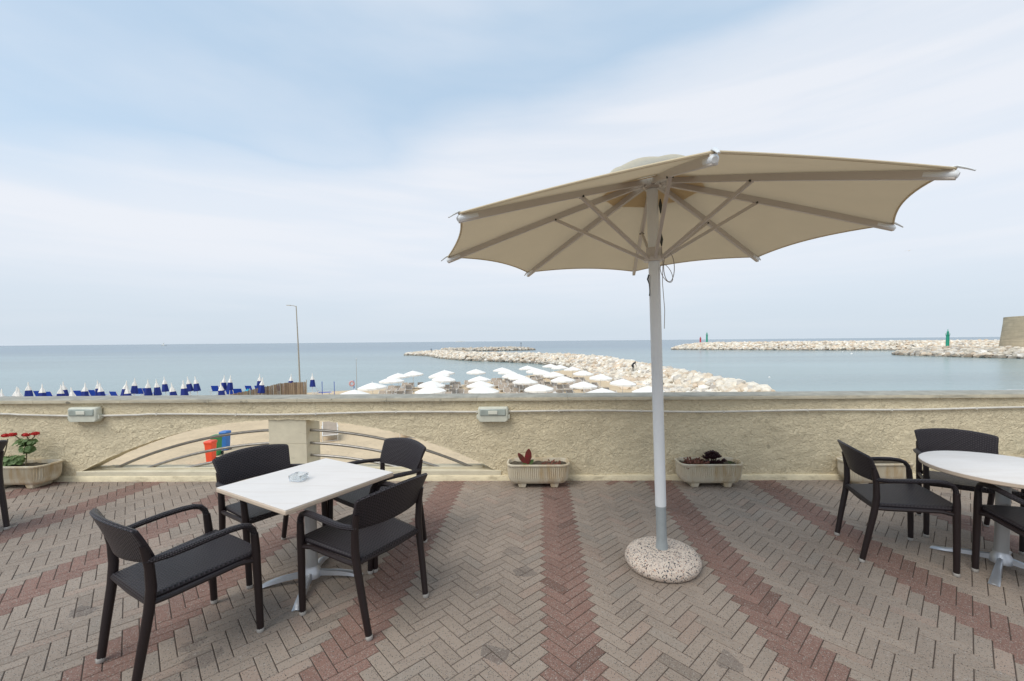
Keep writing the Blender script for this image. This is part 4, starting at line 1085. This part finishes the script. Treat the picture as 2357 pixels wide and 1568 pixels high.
mb = MB(); b = mb.add([(0, -.03, 2), (-5.2, -.03, 2), (0, -.03, 8.5), (0, .03, 2), (-5.2, .03, 2), (0, .03, 8.5)]); mb.face((b, b+1, b+2)); mb.face((b+3, b+5, b+4)); mb.face((b, b+3, b+4, b+1)); mb.face((b+1, b+4, b+5, b+2)); mb.face((b+2, b+5, b+3, b))
mb.build('sail', M['white'], t); mb = MB(); mb.tube([(.1, 0, 1), (.1, 0, 9)], .1, 6); mb.build('mast', M['whiteframe'], t)
t = thing('ferry', 'long pale ship far out on the horizon above the jetty tip', 'ship', (-1150, 6000, -4.75), R(4))
mb = MB(); mb.loft([[(x, -w_, .0), (x, w_, 0), (x, w_, 9), (x, -w_, 9)] for x, w_ in ((-70, 6), (-60, 10), (50, 10), (75, 1))]); mb.build('hull', M['whiteframe'], t)
mb = MB(); mb.box(-50, 35, -8, 8, 9, 16); mb.build('cabin', M['whiteframe'], t)
t = thing('gull', 'small pale gull flying in the sky at the right', 'bird', (25.8, 30, 7.6), R(30)); t.scale = (.45,)*3
mb = MB(); mb.tube([(-.22, 0, 0), (-.12, 0, .01), (.02, 0, .015), (.14, 0, .02), (.2, 0, .02), (.25, 0, .01)], [.012, .035, .05, .04, .028, .005], 8)
for s in (-1, 1): mb.loft([[(.07, 0, .03), (-.06, 0, .03), (-.06, 0, .02), (.07, 0, .02)], [(.08, s*.25, .11), (-.03, s*.25, .10), (-.03, s*.25, .095), (.08, s*.25, .10)], [(.0, s*.52, .05), (-.04, s*.52, .05), (-.04, s*.52, .045), (.0, s*.52, .045)]])
mb.build('body', M['whiteframe'], t)

# ------------------------------------------------------------------ small figures on the rocks
def person(loc, rz, label, pose='stand'):
    t = thing('person', label, 'person', loc, R(rz))
    if pose == 'stand':
        V = [(0, 0, .92), (0, 0, 1.15), (0, .02, 1.38), (0, .02, 1.50), (0, .03, 1.62), (0, .03, 1.72), (-.18, .02, 1.38), (-.26, .03, 1.12), (-.22, .12, .92), (.18, .02, 1.38), (.26, .03, 1.12), (.22, .12, .92), (-.09, 0, .86), (-.11, .03, .48), (-.12, 0, .06), (-.12, .14, .03), (.09, 0, .86), (.12, .03, .48), (.14, 0, .06), (.14, .14, .03)]
    else:    # bending forward over the rocks
        V = [(0, 0, .75), (0, .16, .92), (0, .34, 1.05), (0, .42, 1.08), (0, .50, 1.10), (0, .58, 1.12), (-.18, .32, 1.03), (-.24, .42, .76), (-.18, .52, .55), (.18, .32, 1.03), (.24, .42, .76), (.18, .52, .55), (-.09, .0, .72), (-.12, .22, .42), (-.12, .02, .06), (-.12, .16, .03), (.09, 0, .72), (.12, .2, .42), (.14, 0, .06), (.14, .14, .03)]
    E_ = [(0, 1), (1, 2), (2, 3), (3, 4), (4, 5), (2, 6), (6, 7), (7, 8), (2, 9), (9, 10), (10, 11), (0, 12), (12, 13), (13, 14), (14, 15), (0, 16), (16, 17), (17, 18), (18, 19)]
    rad = [.14, .13, .15, .06, .10, .08, .07, .05, .04, .07, .05, .04, .10, .07, .05, .04, .10, .07, .05, .04]
    me = bpy.data.meshes.new('body'); me.from_pydata(V, E_, []); me.materials.append(M['dark'])
    o = bpy.data.objects.new('body', me); C.objects.link(o); o.parent = t
    sk = o.modifiers.new('skin', 'SKIN'); sk.use_smooth_shade = True
    if not me.skin_vertices: me.attributes.new
    for i, s in enumerate(me.skin_vertices[0].data): s.radius = (rad[i]*.8, rad[i]*.8); s.use_root = (i == 0)
    ss = o.modifiers.new('sub', 'SUBSURF'); ss.levels = 1; ss.render_levels = 1
    h = V[4]; mb = MB(); mb.lathe([(.03, h[2]-.06), (.085, h[2]-.01), (.10, h[2]+.05), (.085, h[2]+.11), (.03, h[2]+.145)], 12, h[0], h[1]); mb.build('hair', M['dark'], t, smooth=80)
    return t
try:
    person((13.6, 62.0, -3.05), -60, 'person in dark clothes bending over on the jetty rocks', 'bend').scale = (1.15,)*3
    person((-46.0, 176, -2.9), 0, 'person in dark clothes standing near the far tip of the jetty')
except Exception as e:
    print('person failed', e)
t = thing('reef_marker', 'thin dark marker pole at the right end of the far reef', 'marker', (-13.0, 286, -3.6))
mb = MB(); mb.tube([(0, 0, 0), (0, 0, 3.6)], .14, 8); mb.build('pole', M['darkwood'], t)
mb = MB(); mb.lathe([(.1, 3.5), (.35, 3.6), (.35, 4.0), (.1, 4.1)], 8); mb.build('topmark', M['darkwood'], t)
for me in list(bpy.data.meshes):
    if me.users == 0: bpy.data.meshes.remove(me)
